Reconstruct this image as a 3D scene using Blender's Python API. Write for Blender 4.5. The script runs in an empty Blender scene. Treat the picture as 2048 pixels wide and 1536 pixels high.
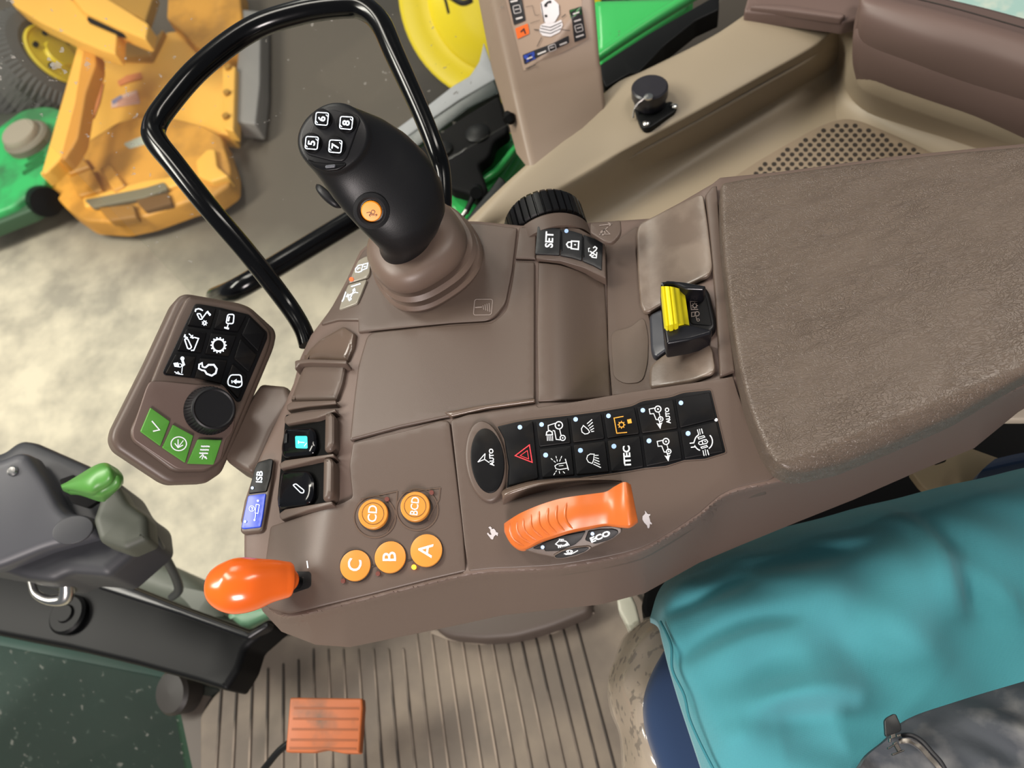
import bpy, bmesh, math, random
from mathutils import Vector, Matrix
from mathutils.geometry import delaunay_2d_cdt
random.seed(7)
SC = bpy.context.scene
COL = SC.collection
V3 = Vector
# ---------------------------------------------------------------- camera
F = 1479.0
CAMZ = 1.18
CAM = V3((0, 0, CAMZ))
_z = V3((-300, 802, 1479)).normalized()          # world up seen by the camera
_y = V3((-424, 2568, -1479)); _y = (_y - _z * _y.dot(_z)).normalized()
_x = _y.cross(_z)
ROT = Matrix((_x, _y, _z))                       # camera -> world
cd = bpy.data.cameras.new('camera'); cam = bpy.data.objects.new('camera', cd); COL.objects.link(cam)
cd.sensor_width = 36; cd.lens = F / 2048 * 36
cam.matrix_world = Matrix.Translation(CAM) @ ROT.to_4x4()
cd.clip_start = 0.02; cd.clip_end = 60
cd.dof.use_dof = True; cd.dof.focus_distance = 0.55; cd.dof.aperture_fstop = 8.5
SC.camera = cam
# ---------------------------------------------------------------- light
SC.view_settings.view_transform = 'Standard'; SC.view_settings.look = 'None'
SC.view_settings.gamma = 1; SC.view_settings.use_curve_mapping = False
SC.view_settings.exposure = 0.0
w = bpy.data.worlds.new('world'); SC.world = w; w.use_nodes = True
w.node_tree.nodes['Background'].inputs[0].default_value = (0.86, 0.93, 1.0, 1)
w.node_tree.nodes['Background'].inputs[1].default_value = 0.17
def area(name, loc, target, size, power, col=(1, .95, .87), sy=None):
    l = bpy.data.lights.new(name, 'AREA'); l.energy = power; l.color = col
    l.shape = 'RECTANGLE'; l.size = size; l.size_y = sy or size
    o = bpy.data.objects.new(name, l); COL.objects.link(o); o.location = loc
    o.rotation_euler = (V3(target) - V3(loc)).to_track_quat('-Z', 'Y').to_euler()
    return o
area('shop_and_fill_lamp', (-1.2, 1.5, 3.4), (0, 0, .6), .5, 52, (1, .93, .84), 1.6)
area('shop_and_fill_lamp', (1.3, .9, 3.2), (0.1, 0, .6), .35, 27, (1, .93, .84), 1.2)
area('shop_and_fill_lamp', (-.5, -2.3, 1.9), (0, 0, .6), .7, 85, (1, .9, .87), .8)  # fill added from the driver side to brighten the console flank
area('shop_and_fill_lamp', (-4.5, 1.0, 4.5), (-3, 2.5, -1.2), 1.2, 430, (1, .96, .86), 3)
area('shop_and_fill_lamp', (-1.2, 6.0, 4.5), (-1, 3.5, -1.2), 1.2, 110, (1, .96, .86), 3)

# ---------------------------------------------------------------- geometry helpers
def ray(px, py):
    return ROT @ V3(((px - 1024) / F, -(py - 768) / F, -1))
def W(px, py, z):
    r = ray(px, py); return CAM + r * ((z - CAMZ) / r.z)
def WP(px, py, p0, n):
    r = ray(px, py); return CAM + r * ((p0 - CAM).dot(n) / r.dot(n))
def mmpx(p):                                     # metres per photo pixel at world point
    return -(ROT.transposed() @ (p - CAM)).z / F
class Flat:                                      # a plane; n its normal
    def __init__(s, px, py, z, n=(0, 0, 1)):
        s.n = V3(n).normalized(); s.p = W(px, py, z)
    def __call__(s, px, py, dz=0.): return WP(px, py, s.p + s.n * dz, s.n)
class Curved:                                    # a height field
    n = V3((0, 0, 1))
    def __init__(s, fn): s.fn = fn
    def __call__(s, px, py, dz=0.): return W(px, py, s.fn(px, py) + dz)
class Through:                                   # a plane through three (px,py,z)
    def __init__(s, a, b, c):
        a, b, c = W(*a), W(*b), W(*c); s.n = (b - a).cross(c - a).normalized()
        if s.n.dot(CAM - a) < 0: s.n = -s.n
        s.p = a
    def __call__(s, px, py, dz=0.): return WP(px, py, s.p + s.n * dz, s.n)
CR = {1: (0, 0, .3906), 2: (550, 150, .345), 3: (200, 560, .2865), 4: (440, 640, .4167), 5: (880, 740, .3027),
      6: (980, 340, .3125), 7: (860, 0, .3125), 8: (0, 850, .4466), 'A': (1380, 0, .3262), 'B': (1200, 850, .4466),
      'C': (400, 1180, .4492), 'D': (780, 0, .3125), 'E': (1180, 400, .4238), 'F': (400, 0, .4427), 0: (0, 0, 1)}
def K(c, pts):
    a, b, s = CR[c]; return [(a + p[0] * s, b + p[1] * s) + tuple(p[2:]) for p in pts]
def clamp(x, a=0., b=1.): return max(a, min(b, x))
def smooth(x): x = clamp(x); return x * x * (3 - 2 * x)
def lerp(tab, x):
    if x <= tab[0][0]: return tab[0][1]
    for (a, b), (c, d) in zip(tab, tab[1:]):
        if x <= c: return b + (d - b) * (x - a) / (c - a)
    return tab[-1][1]
def cat(pts, n, closed=False):                   # Catmull-Rom through points of any dimension
    m = len(pts); out = []
    segs = m if closed else m - 1
    for i in range(segs):
        if closed: p = [pts[(i + k) % m] for k in (-1, 0, 1, 2)]
        else: p = [pts[max(0, i - 1)], pts[i], pts[i + 1], pts[min(m - 1, i + 2)]]
        for k in range(n):
            t = k / n
            out.append(tuple(.5 * (2 * b + (c - a) * t + (2 * a - 5 * b + 4 * c - d) * t * t + (3 * b - a - 3 * c + d) * t ** 3)
                             for a, b, c, d in zip(*p)))
    if not closed: out.append(tuple(pts[-1]))
    return out
class Cast:                                      # the visible side of an object
    def __init__(s, ob): s.ob = ob; s.n = V3((0, 0, 1)); s.i = ob.matrix_world.inverted()
    def __call__(s, px, py, dz=0.):
        hit, loc, n, _ = s.ob.ray_cast(s.i @ CAM, (s.i.to_3x3() @ ray(px, py)).normalized())
        if not hit: return s.last
        n = (s.ob.matrix_world.to_3x3() @ n).normalized(); p = s.ob.matrix_world @ loc; d = (CAM - p).normalized()
        s.last = p + d * (dz / max(.3, n.dot(d))); return s.last
def rnd(pts, r, n=5):                            # round polygon corners by r (px)
    out = []; m = len(pts)
    for i in range(m):
        a, b, c = V3(pts[i - 1][:2]), V3(pts[i][:2]), V3(pts[(i + 1) % m][:2])
        ri = pts[i][2] if len(pts[i]) > 2 else r
        d1 = a - b; d2 = c - b; l = min(ri, d1.length * .45, d2.length * .45)
        if l < .3: out.append((b.x, b.y)); continue
        p, q = b + d1.normalized() * l, b + d2.normalized() * l
        for k in range(n + 1):
            t = k / n; s = p * (1 - t) ** 2 + b * 2 * t * (1 - t) + q * t * t
            out.append((s.x, s.y))
    return out
def resample(pts, step):
    out = []; m = len(pts)
    for i in range(m):
        a, b = V3(pts[i]), V3(pts[(i + 1) % m]); n = max(1, int((b - a).length / step + .5))
        for k in range(n):
            s = a.lerp(b, k / n); out.append((s.x, s.y))
    return out
def sarea(p): return .5 * sum(p[i - 1][0] * p[i][1] - p[i][0] * p[i - 1][1] for i in range(len(p)))
def offset(pts, d):                              # inset (d>0) a polygon by d px
    s = 1 if sarea(pts) > 0 else -1; m = len(pts); out = []
    for i in range(m):
        a, b, c = V3(pts[i - 1]), V3(pts[i]), V3(pts[(i + 1) % m])
        e1 = (b - a).normalized() if (b - a).length > 1e-6 else V3((0, 0)); e2 = (c - b).normalized() if (c - b).length > 1e-6 else e1
        n = V3((-(e1.y + e2.y), e1.x + e2.x)) * s
        L = n.length
        if L < 1e-6: out.append(tuple(b)); continue
        n /= L; k = max(.5, L / 2)
        q = b + n * (d / k); out.append((q.x, q.y))
    return out
def inside(p, poly):
    x, y = p; r = False; j = len(poly) - 1
    for i in range(len(poly)):
        a, b = poly[i], poly[j]
        if (a[1] > y) != (b[1] > y) and x < (b[0] - a[0]) * (y - a[1]) / (b[1] - a[1]) + a[0]: r = not r
        j = i
    return r
def seg_d(p, poly):
    best = 1e9; P = V3(p)
    for i in range(len(poly)):
        a, b = V3(poly[i - 1]), V3(poly[i]); d = b - a; L = d.length_squared
        t = clamp((P - a).dot(d) / L) if L > 1e-9 else 0
        best = min(best, (a + d * t - P).length)
    return best
def tri(outline, step=None, holes=(), extra=()):
    pts = [V3(p) for p in outline]; n = len(pts); edges = [(i, (i + 1) % n) for i in range(n)]
    pts += [V3(p) for p in extra if inside(p, outline) and seg_d(p, outline) > 2.5]
    for h in holes:
        o = len(pts); pts += [V3(p) for p in h]; edges += [(o + i, o + (i + 1) % len(h)) for i in range(len(h))]
    if step:
        xs = [p[0] for p in outline]; ys = [p[1] for p in outline]
        y = min(ys) + step / 2; k = 0
        while y < max(ys):
            x = min(xs) + step / 2 + (k % 2) * step / 2
            while x < max(xs):
                if inside((x, y), outline) and not any(inside((x, y), h) for h in holes) and seg_d((x, y), outline) > step * .4: pts.append(V3((x, y)))
                x += step
            y += step * .87; k += 1
    v, e, f, ov, oe, of = delaunay_2d_cdt(pts, edges, [], 1 if not holes else 2, 1e-5)
    v = [(p.x, p.y) for p in v]
    f = [t for t in f if inside((sum(v[i][0] for i in t) / len(t), sum(v[i][1] for i in t) / len(t)), outline)
         and not any(inside((sum(v[i][0] for i in t) / len(t), sum(v[i][1] for i in t) / len(t)), h) for h in holes)]
    return v, f, ov

_fc = {}
def text_mesh(s, bold):
    key = (s, bold)
    if key not in _fc:
        c = bpy.data.curves.new('t', 'FONT'); c.body = s; c.align_x = 'CENTER'; c.align_y = 'CENTER'
        c.fill_mode = 'FRONT'; c.resolution_u = 3; c.offset = bold
        o = bpy.data.objects.new('t', c); COL.objects.link(o)
        bpy.context.view_layer.update()
        me = bpy.data.meshes.new_from_object(o.evaluated_get(bpy.context.evaluated_depsgraph_get()))
        _fc[key] = ([(v.co.x, v.co.y) for v in me.vertices], [tuple(p.vertices) for p in me.polygons])
        bpy.data.objects.remove(o); bpy.data.curves.remove(c); bpy.data.meshes.remove(me)
    return _fc[key]

class MB:
    def __init__(s): s.v = []; s.f = []; s.m = []; s.mats = []
    def mi(s, mat):
        if mat not in s.mats: s.mats.append(mat)
        return s.mats.index(mat)
    def add(s, vs, fs, mat, face_to=None):
        o = len(s.v); s.v += [V3(v) for v in vs]; k = s.mi(mat)
        for f in fs:
            f = [o + i for i in f]
            if face_to is not None:
                a, b, c = s.v[f[0]], s.v[f[1]], s.v[f[2]]
                if (b - a).cross(c - a).dot(face_to) < 0: f = f[::-1]
            s.f.append(f); s.m.append(k)
        return o
    # slab whose top follows a surface, with a rounded rim and walls along the normal
    def slab(s, outline, surf, mat, th=.004, r=.001, rpx=None, dz=0., step=None, cr=0, bottom=False, samp=None, extra=()):
        o = rnd(outline, cr) if cr else [tuple(p[:2]) for p in outline]
        if sarea(o) < 0: o = o[::-1]
        o = resample(o, samp or (step or 40))
        c = (sum(p[0] for p in o) / len(o), sum(p[1] for p in o) / len(o))
        if rpx is None: rpx = r / mmpx(surf(*c))
        n = surf.n; rings = []
        for ins, dd in ((0, -th), (0, -r), (rpx * .12, -r * .5), (rpx * .45, -r * .13), (rpx, 0)):
            q = offset(o, ins) if ins else o
            rings.append([surf(p[0], p[1], dz) + n * dd for p in q])
        m = len(o); vs = [p for R in rings for p in R]; fs = []
        for k in range(4):
            for i in range(m):
                j = (i + 1) % m; fs.append((k * m + i, k * m + j, (k + 1) * m + j, (k + 1) * m + i))
        base = s.add(vs, [], mat)
        cen = V3((0, 0, 0))
        for p in rings[0]: cen += p / m
        mi = s.mi(mat)
        sg = 0
        for k in range(3): pass
        # orient walls: outline positive area in px (y down) -> clockwise seen from above
        a, b, cc = vs[fs[0][0]], vs[fs[0][1]], vs[fs[0][2]]
        # robust orientation by signed area about n
        A = sum(((rings[1][i - 1] - cen).cross(rings[1][i] - cen)).dot(n) for i in range(m))
        for f in fs:
            f = [base + i for i in f]
            if A < 0: f = f[::-1]
            s.f.append(f); s.m.append(mi)
        top2 = offset(o, rpx)
        v, f, ov = tri(top2, step, extra=extra)
        s.add([surf(p[0], p[1], dz) for p in v], f, mat, n)
        if bottom:
            v, f, ov = tri(o)
            s.add([surf(p[0], p[1], dz) - n * th for p in v], f, mat, -n)
        return s
    def ribbon(s, pts, wpx, surf, dz, mat, closed=False):
        P = [V3(p[:2]) for p in pts]; m = len(P); L = []
        for i in range(m):
            a = P[i - 1] if (closed or i) else P[i]; c = P[(i + 1) % m] if (closed or i < m - 1) else P[i]
            d1 = (P[i] - a); d2 = (c - P[i])
            d1 = d1.normalized() if d1.length > 1e-6 else d2.normalized(); d2 = d2.normalized() if d2.length > 1e-6 else d1
            n = V3((-(d1.y + d2.y), d1.x + d2.x)); k = max(.6, n.length / 2); n = n.normalized() * (wpx / 2 / k)
            L.append((P[i] + n, P[i] - n))
        vs = []
        for a, b in L: vs += [surf(a.x, a.y, dz), surf(b.x, b.y, dz)]
        fs = [(2 * i, 2 * i + 1, 2 * ((i + 1) % m) + 1, 2 * ((i + 1) % m)) for i in range(m if closed else m - 1)]
        s.add(vs, fs, mat, surf.n); return s
    def poly(s, pts, surf, dz, mat, step=None):
        v, f, ov = tri([tuple(p[:2]) for p in pts], step)
        s.add([surf(p[0], p[1], dz) for p in v], f, mat, surf.n); return s
    def disc(s, c, r, surf, dz, mat, n=20, ry=None, ang=0):
        ry = ry or r; ca, sa = math.cos(ang), math.sin(ang)
        return s.poly([(c[0] + r * math.cos(t) * ca - ry * math.sin(t) * sa, c[1] + r * math.cos(t) * sa + ry * math.sin(t) * ca)
                       for t in (2 * math.pi * i / n for i in range(n))], surf, dz, mat)
    def text(s, t, c, h, ang, surf, dz, mat, sx=1., bold=.02, shear=0.):
        v, f = text_mesh(t, bold); ca, sa = math.cos(math.radians(ang)), math.sin(math.radians(ang)); k = h / .72
        out = []
        for x, y in v:
            x = x * sx + y * shear; out.append(surf(c[0] + k * (x * ca - y * sa), c[1] - k * (x * sa + y * ca), dz))
        s.add(out, f, mat, surf.n); return s
    # draw glyph strokes given in crop coordinates
    def draw(s, crop, items, surf, dz, mat):
        sc = CR[crop][2]; q = {5: .74, 3: .85, 2: .85, 4: .85, 'J': .85, 'K': .8}.get(crop, 1.) * sc
        for it in items:
            k = it[0]
            if k == 'L': s.ribbon(K(crop, it[1]), it[2] * q, surf, dz, mat)
            elif k == 'O': s.ribbon(K(crop, it[1]), it[2] * q, surf, dz, mat, True)
            elif k == 'R':
                s.ribbon(rnd(K(crop, it[1]), it[3] * sc), it[2] * q, surf, dz, mat, True)
            elif k == 'P': s.poly(K(crop, it[1]), surf, dz, mat)
            elif k == 'D': s.disc(K(crop, [it[1]])[0], it[2] * sc, surf, dz, mat)
            elif k == 'C':
                c = K(crop, [it[1]])[0]; r = it[2] * sc; rr = it[4] * sc if len(it) > 4 else r
                s.ribbon([(c[0] + r * math.cos(t * math.pi / 12), c[1] + rr * math.sin(t * math.pi / 12)) for t in range(24)], it[3] * q, surf, dz, mat, True)
            elif k == 'T':
                s.text(it[1], K(crop, [it[2]])[0], it[3] * sc, it[4], surf, dz, mat, it[5] if len(it) > 5 else 1., it[6] if len(it) > 6 else .025)
        return s
    def rings(s, R, mat, cap0=True, cap1=True):
        m = len(R[0]); vs = [p for r in R for p in r]; fs = []
        for k in range(len(R) - 1):
            for i in range(m):
                j = (i + 1) % m; fs.append((k * m + i, k * m + j, (k + 1) * m + j, (k + 1) * m + i))
        if cap0: fs.append(tuple(range(m))[::-1])
        if cap1: fs.append(tuple((len(R) - 1) * m + i for i in range(m)))
        s.add(vs, fs, mat); return s
    def tube(s, pts, rad, mat, n=14, cap=True):
        P = [V3(p) for p in pts]; m = len(P)
        rr = rad if isinstance(rad, (list, tuple)) else [rad] * m
        up = None; R = []
        for i in range(m):
            t = (P[min(m - 1, i + 1)] - P[max(0, i - 1)]).normalized()
            if up is None: up = t.orthogonal().normalized()
            up = (up - t * up.dot(t)).normalized(); b = t.cross(up)
            R.append([P[i] + (up * math.cos(a) + b * math.sin(a)) * rr[i] for a in (2 * math.pi * k / n for k in range(n))])
        return s.rings(R, mat, cap, cap)
    def tubepx(s, pts, mat, n=14, sub=6, cap=True):       # pts (px,py,z,radius px)
        q = cat(pts, sub) if len(pts) > 2 else pts
        P = [W(*p[:3]) for p in q]
        return s.tube(P, [p[3] * mmpx(w) for p, w in zip(q, P)], mat, n, cap)
    def lathe(s, prof, o, ax, mat, n=32, wob=None):
        ax = V3(ax).normalized(); u = ax.orthogonal().normalized(); v = ax.cross(u); R = []
        for r, z in prof:
            R.append([V3(o) + ax * z + (u * math.cos(a) + v * math.sin(a)) * (r * (wob(a, r, z) if wob else 1)) for a in (2 * math.pi * k / n for k in range(n))])
        return s.rings(R, mat, True, True)
    def box(s, c, sz, mat, rot=None, bev=0):
        bm = bmesh.new(); bmesh.ops.create_cube(bm, size=1)
        for v in bm.verts: v.co = V3((v.co.x * sz[0], v.co.y * sz[1], v.co.z * sz[2]))
        if bev: bmesh.ops.bevel(bm, geom=bm.edges[:], offset=bev, segments=3, affect='EDGES', profile=.5)
        M = rot or Matrix.Identity(3)
        vs = [V3(c) + M @ v.co for v in bm.verts]; bm.verts.index_update()
        fs = [[v.index for v in f.verts] for f in bm.faces]; bm.free(); s.add(vs, fs, mat); return s
    def patch(s, rows, mat, nu=6, nv=6, th=0., closed=False, disp=None, ext=0.):
        if ext: rows = [r + [tuple(a + (a - b) * ext for a, b in zip(r[-1], r[-2]))] for r in rows]
        rows = [cat(r, nu, closed) for r in rows]
        cols = [cat([r[i] for r in rows], nv) for i in range(len(rows[0]))]
        nr = len(cols[0]); nc = len(cols)
        g = [[W(*cols[i][j]) for i in range(nc)] for j in range(nr)]
        if disp:
            for j in range(nr):
                for i in range(nc): g[j][i] = g[j][i] + V3((0, 0, disp(g[j][i])))
        vs = [p for r in g for p in r]
        fs = []
        for j in range(nr - 1):
            for i in range(nc if closed else nc - 1):
                k = (i + 1) % nc; fs.append((j * nc + i, j * nc + k, (j + 1) * nc + k, (j + 1) * nc + i))
        a = vs[fs[0][0]]; n = (vs[fs[len(fs) // 2][1]] - vs[fs[len(fs) // 2][0]]).cross(vs[fs[len(fs) // 2][2]] - vs[fs[len(fs) // 2][0]])
        if n.dot(CAM - vs[fs[len(fs) // 2][0]]) < 0: fs = [f[::-1] for f in fs]
        if th:
            o = len(vs); vs += [p - V3((0, 0, th)) for p in vs]
            fs2 = [tuple(i + o for i in f[::-1]) for f in fs]
            rim = [j for j in range(nc)] + [j * nc + nc - 1 for j in range(1, nr)] + [(nr - 1) * nc + i for i in range(nc - 2, -1, -1)] + [j * nc for j in range(nr - 2, 0, -1)]
            for i in range(len(rim)): fs2.append((rim[i - 1], rim[i], rim[i] + o, rim[i - 1] + o))
            fs = fs + fs2
        s.add(vs, fs, mat); return s
    def build(s, name, parent=None, smooth=38, fixn=False):
        me = bpy.data.meshes.new(name); me.from_pydata([tuple(v) for v in s.v], [], s.f)
        for m in s.mats: me.materials.append(m)
        me.polygons.foreach_set('material_index', s.m); me.update()
        if fixn:
            bm = bmesh.new(); bm.from_mesh(me); bmesh.ops.remove_doubles(bm, verts=bm.verts, dist=1e-6)
            bmesh.ops.recalc_face_normals(bm, faces=bm.faces); bm.to_mesh(me); bm.free()
        else:
            bm = bmesh.new(); bm.from_mesh(me); bmesh.ops.remove_doubles(bm, verts=bm.verts, dist=1e-6); bm.to_mesh(me); bm.free()
        if smooth:
            me.polygons.foreach_set('use_smooth', [True] * len(me.polygons)); me.set_sharp_from_angle(angle=math.radians(smooth))
        o = bpy.data.objects.new(name, me); COL.objects.link(o)
        if parent is not None:
            o.parent = parent; o.matrix_parent_inverse = parent.matrix_world.inverted()
        return o
def tag(o, label=None, cat_=None, group=None, kind=None):
    if label: o['label'] = label
    if cat_: o['category'] = cat_
    if group: o['group'] = group
    if kind: o['kind'] = kind
    return o
def thing(name, label, cat_, loc=(0, 0, 0), group=None):
    o = bpy.data.objects.new(name, None); o.empty_display_size = .02; COL.objects.link(o); o.location = loc
    bpy.context.view_layer.update()
    return tag(o, label, cat_, group)

# ---------------------------------------------------------------- materials
def srgb(h):
    if isinstance(h, str): h = [int(h[i:i + 2], 16) / 255 for i in (0, 2, 4)]
    return tuple(c / 12.92 if c <= .04045 else ((c + .055) / 1.055) ** 2.4 for c in h) + (1,)
def mat(name, col, rough=.5, bump=0., bscale=800., metal=0., spec=.5, emit=None, es=1., stain=None, sscale=6., skind=(.45, .62), coat=0., kind='noise', sheen=0., dist=.0004, det=3.):
    m = bpy.data.materials.new(name); m.use_nodes = True; nt = m.node_tree; N = nt.nodes; L = nt.links
    b = N['Principled BSDF']; b.inputs['Base Color'].default_value = srgb(col); b.inputs['Roughness'].default_value = rough
    b.inputs['Metallic'].default_value = metal; b.inputs['Specular IOR Level'].default_value = spec
    b.inputs['Coat Weight'].default_value = coat; b.inputs['Sheen Weight'].default_value = sheen
    if emit: b.inputs['Emission Color'].default_value = srgb(emit); b.inputs['Emission Strength'].default_value = es
    tc = N.new('ShaderNodeTexCoord')
    if stain:
        n = N.new('ShaderNodeTexNoise'); n.inputs['Scale'].default_value = sscale; n.inputs['Detail'].default_value = 5
        L.new(tc.outputs['Object'], n.inputs['Vector'])
        r = N.new('ShaderNodeMapRange'); r.inputs['From Min'].default_value = skind[0]; r.inputs['From Max'].default_value = skind[1]
        L.new(n.outputs['Fac'], r.inputs['Value'])
        mx = N.new('ShaderNodeMix'); mx.data_type = 'RGBA'; mx.inputs['A'].default_value = srgb(col); mx.inputs['B'].default_value = srgb(stain)
        L.new(r.outputs['Result'], mx.inputs['Factor']); L.new(mx.outputs['Result'], b.inputs['Base Color'])
    if bump:
        bp = N.new('ShaderNodeBump'); bp.inputs['Strength'].default_value = bump; bp.inputs['Distance'].default_value = dist
        if kind == 'noise':
            n = N.new('ShaderNodeTexNoise'); n.inputs['Scale'].default_value = bscale; n.inputs['Detail'].default_value = det; out = n.outputs['Fac']
        elif kind == 'leather':
            mp = N.new('ShaderNodeMapping'); mp.inputs['Scale'].default_value = (.5, 1, 1); mp.inputs['Rotation'].default_value = (0, 0, .2); L.new(tc.outputs['Object'], mp.inputs['Vector'])
            wn = N.new('ShaderNodeTexNoise'); wn.inputs['Scale'].default_value = 60; wn.inputs['Detail'].default_value = 4
            L.new(mp.outputs['Vector'], wn.inputs['Vector'])
            ad = N.new('ShaderNodeMixRGB'); ad.blend_type = 'ADD'; ad.inputs[0].default_value = .035; L.new(mp.outputs['Vector'], ad.inputs[1]); L.new(wn.outputs['Color'], ad.inputs[2])
            n = N.new('ShaderNodeTexVoronoi'); n.feature = 'DISTANCE_TO_EDGE'; n.inputs['Scale'].default_value = bscale
            L.new(ad.outputs[0], n.inputs['Vector'])
            mr = N.new('ShaderNodeMapRange'); mr.inputs['From Max'].default_value = .12; L.new(n.outputs['Distance'], mr.inputs['Value'])
            n2 = N.new('ShaderNodeTexNoise'); n2.inputs['Scale'].default_value = 25; n2.inputs['Detail'].default_value = 2; L.new(tc.outputs['Object'], n2.inputs['Vector'])
            ml = N.new('ShaderNodeMath'); ml.operation = 'MULTIPLY'; L.new(mr.outputs['Result'], ml.inputs[0]); L.new(n2.outputs['Fac'], ml.inputs[1])
            out = ml.outputs[0]
        elif kind == 'weave':
            mp = N.new('ShaderNodeMapping'); mp.inputs['Rotation'].default_value = (0, 0, .3); L.new(tc.outputs['Object'], mp.inputs['Vector'])
            a = N.new('ShaderNodeTexWave'); a.inputs['Scale'].default_value = bscale; a.bands_direction = 'X'; a.inputs['Distortion'].default_value = 1.5; a.inputs['Detail'].default_value = 1
            c = N.new('ShaderNodeTexWave'); c.inputs['Scale'].default_value = bscale; c.bands_direction = 'Y'; c.inputs['Distortion'].default_value = 1.5; c.inputs['Detail'].default_value = 1
            L.new(mp.outputs['Vector'], a.inputs['Vector']); L.new(mp.outputs['Vector'], c.inputs['Vector'])
            ml = N.new('ShaderNodeMath'); ml.operation = 'ADD'; L.new(a.outputs['Fac'], ml.inputs[0]); L.new(c.outputs['Fac'], ml.inputs[1]); out = ml.outputs[0]; n = None
        if n is not None and kind == 'noise': L.new(tc.outputs['Object'], n.inputs['Vector'])
        L.new(out, bp.inputs['Height']); L.new(bp.outputs['Normal'], b.inputs['Normal'])
    return m
BROWN = mat('brown_plastic', '554840', .42, .12, 1500, spec=.4)
BROWN2 = mat('brown_side_plastic', '62524a', .5, .12, 1500, spec=.4)
BROWNG = mat('brown_gloss_plastic', '5f5046', .17, 0)
BROWNR = mat('worn_brown_rubber', '5e5147', .34, .2, 500, stain='706358', sscale=25)
SEAM = mat('seam_shadow_plastic', '2a221e', .7)
BLACK = mat('black_plastic', '0c0c0e', .32, spec=.25)
BLACKR = mat('black_rubber', '111114', .45, spec=.35, bump=.1, bscale=1200)
BLACKM = mat('black_key_membrane', '0a0a0c', .42, spec=.18, stain='1c1814', sscale=40, skind=(.5, .75))
GRIP = mat('charcoal_soft_grip', '141416', .42, spec=.35, bump=.15, bscale=1500)
LEATH = mat('brown_leather', '584c42', .38, 1., 520, kind='leather', dist=.0004)
WHITE = mat('white_print', 'e9eef2', .5, emit='e9eef2', es=.12)
GLOWW = mat('lit_white_symbol', 'eef6ff', .5, emit='dff0ff', es=.95)
LED = mat('blue_led_lens', '9fbbe8', .4, emit='8fb4f0', es=.35)
DIM = mat('faint_engraved_print', '8d8079', .5)
RED = mat('red_print', 'e2333c', .5, emit='e2333c', es=.25)
AMB = mat('amber_print', 'e39a33', .5, emit='e39a33', es=.2)
REDL = mat('red_lamp_lens', 'ff5a2a', .4, emit='ff4a20', es=1.2)
AMBL = mat('amber_lamp_lens', 'ffb030', .4, emit='ff9a20', es=3.)
CYAN = mat('lit_cyan_symbol', '37d5cf', .4, emit='2fd0ca', es=.7)
BLUEK = mat('lit_blue_key', '1c3aa8', .35, emit='1638b0', es=.45)
ORANGE = mat('orange_gloss_plastic', 'de611b', .2, spec=.6)
ORANGE2 = mat('orange_satin_plastic', 'bd6128', .33, stain='7e4524', sscale=18, skind=(.58, .8))
ORBTN = mat('orange_button_plastic', 'cf8a38', .35)
ORLIT = mat('lit_orange_button', 'ef8d1e', .4, emit='f08010', es=.15)
YELL = mat('yellow_plastic', 'd9cc1a', .35)
GREENK = mat('green_key_plastic', '4f8f35', .38, emit='4f8f35', es=.06)
CR.update({'G': (1240, 760, .1172), 'H': (880, 760, .1856), 'I': (960, 960, .1856), 'J': (460, 860, .2474), 'K': (640, 480, .1172),
           'L': (0, 0, .1953), 'M': (1180, 1180, .2317), 'N': (1700, 1340, .16992)})
# ================================================================ ARMREST CONSOLE
CREST = [(440, 1110), (480, 1150), (523, 1206), (577, 1232), (700, 1205), (934, 1149), (1040, 1140), (1131, 1133), (1267, 1106), (1334, 1073), (1400, 1030), (1460, 985), (1600, 950), (1800, 880), (2048, 770), (2200, 700), (2600, 520)]
BOTT = [(440, 1125), (523, 1222), (560, 1262), (620, 1285), (690, 1290), (900, 1247), (1000, 1225), (1200, 1203), (1289, 1180), (1400, 1118), (1490, 1080), (1600, 1035), (1713, 990), (1850, 930), (1959, 885), (2048, 812), (2200, 720), (2600, 545)]
CREST = [(p[0], p[1]) for p in cat(CREST, 6)]
def z_top(px, py):
    z = .700
    z -= .034 * smooth(((732 - .157 * (py - 665)) - px - 6) / 190)
    z -= .00009 * max(0, py - (880 - .17 * (px - 700)))
    d = py - lerp(CREST, px); h = max(12, lerp(BOTT, px) - lerp(CREST, px))
    if d > 0:
        g = clamp(d / h); t = clamp(d / 14); z -= .125 * g * (t * (2 - t) * .0 + t)
    return z
def z_valley(px, py):
    z = z_top(px, py)
    x = px - .04 * (py - 600)
    v = smooth((x - 1090) / 150) * (1 - smooth((x - 1285) / 160))
    return z - .026 * v
def z_body(px, py):
    k = smooth((py - (808 - .19 * (px - 1075)) - 22) / 50)
    return z_valley(px, py) * (1 - k) + z_top(px, py) * k
TOP = Curved(z_top); VAL = Curved(z_valley)
con = thing('armrest_console', 'brown plastic armrest console with rows of switches and leather pad beside the teal cushion', 'armrest console', (0, 0, .55))
OUT = [(2600, 214), (2200, 265), (2048, 284), (1800, 308), (1560, 340), (1440, 352, 4), (1425, 364, 6), (1360, 402), (1300, 434), (1212, 440), (1110, 446), (1040, 448), (960, 440), (880, 437), (800, 455), (755, 468), (718, 500), (690, 560), (660, 615),
       (620, 668), (598, 715), (585, 765), (570, 800), (540, 862), (512, 925), (487, 1000), (479, 1040), (486, 1060), (486, 1110), (492, 1165)]
OUT += [(p[0], p[1]) for p in BOTT[1:]]
mb = MB()
def z_bd(x, y):
    d = y - lerp(CREST, x)
    return z_body(x, y) - .0028 * (1 - (smooth((d + 30) / 26) if x > 925 else smooth((d + 10) / 10)))
ex = []
for i in range(0, 262):
    x = 490 + i * 8
    for k in (-12, -7, -3, 0, 2, 4, 7, 11, 16):
        ex.append((x, lerp(CREST, x) + k))
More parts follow.
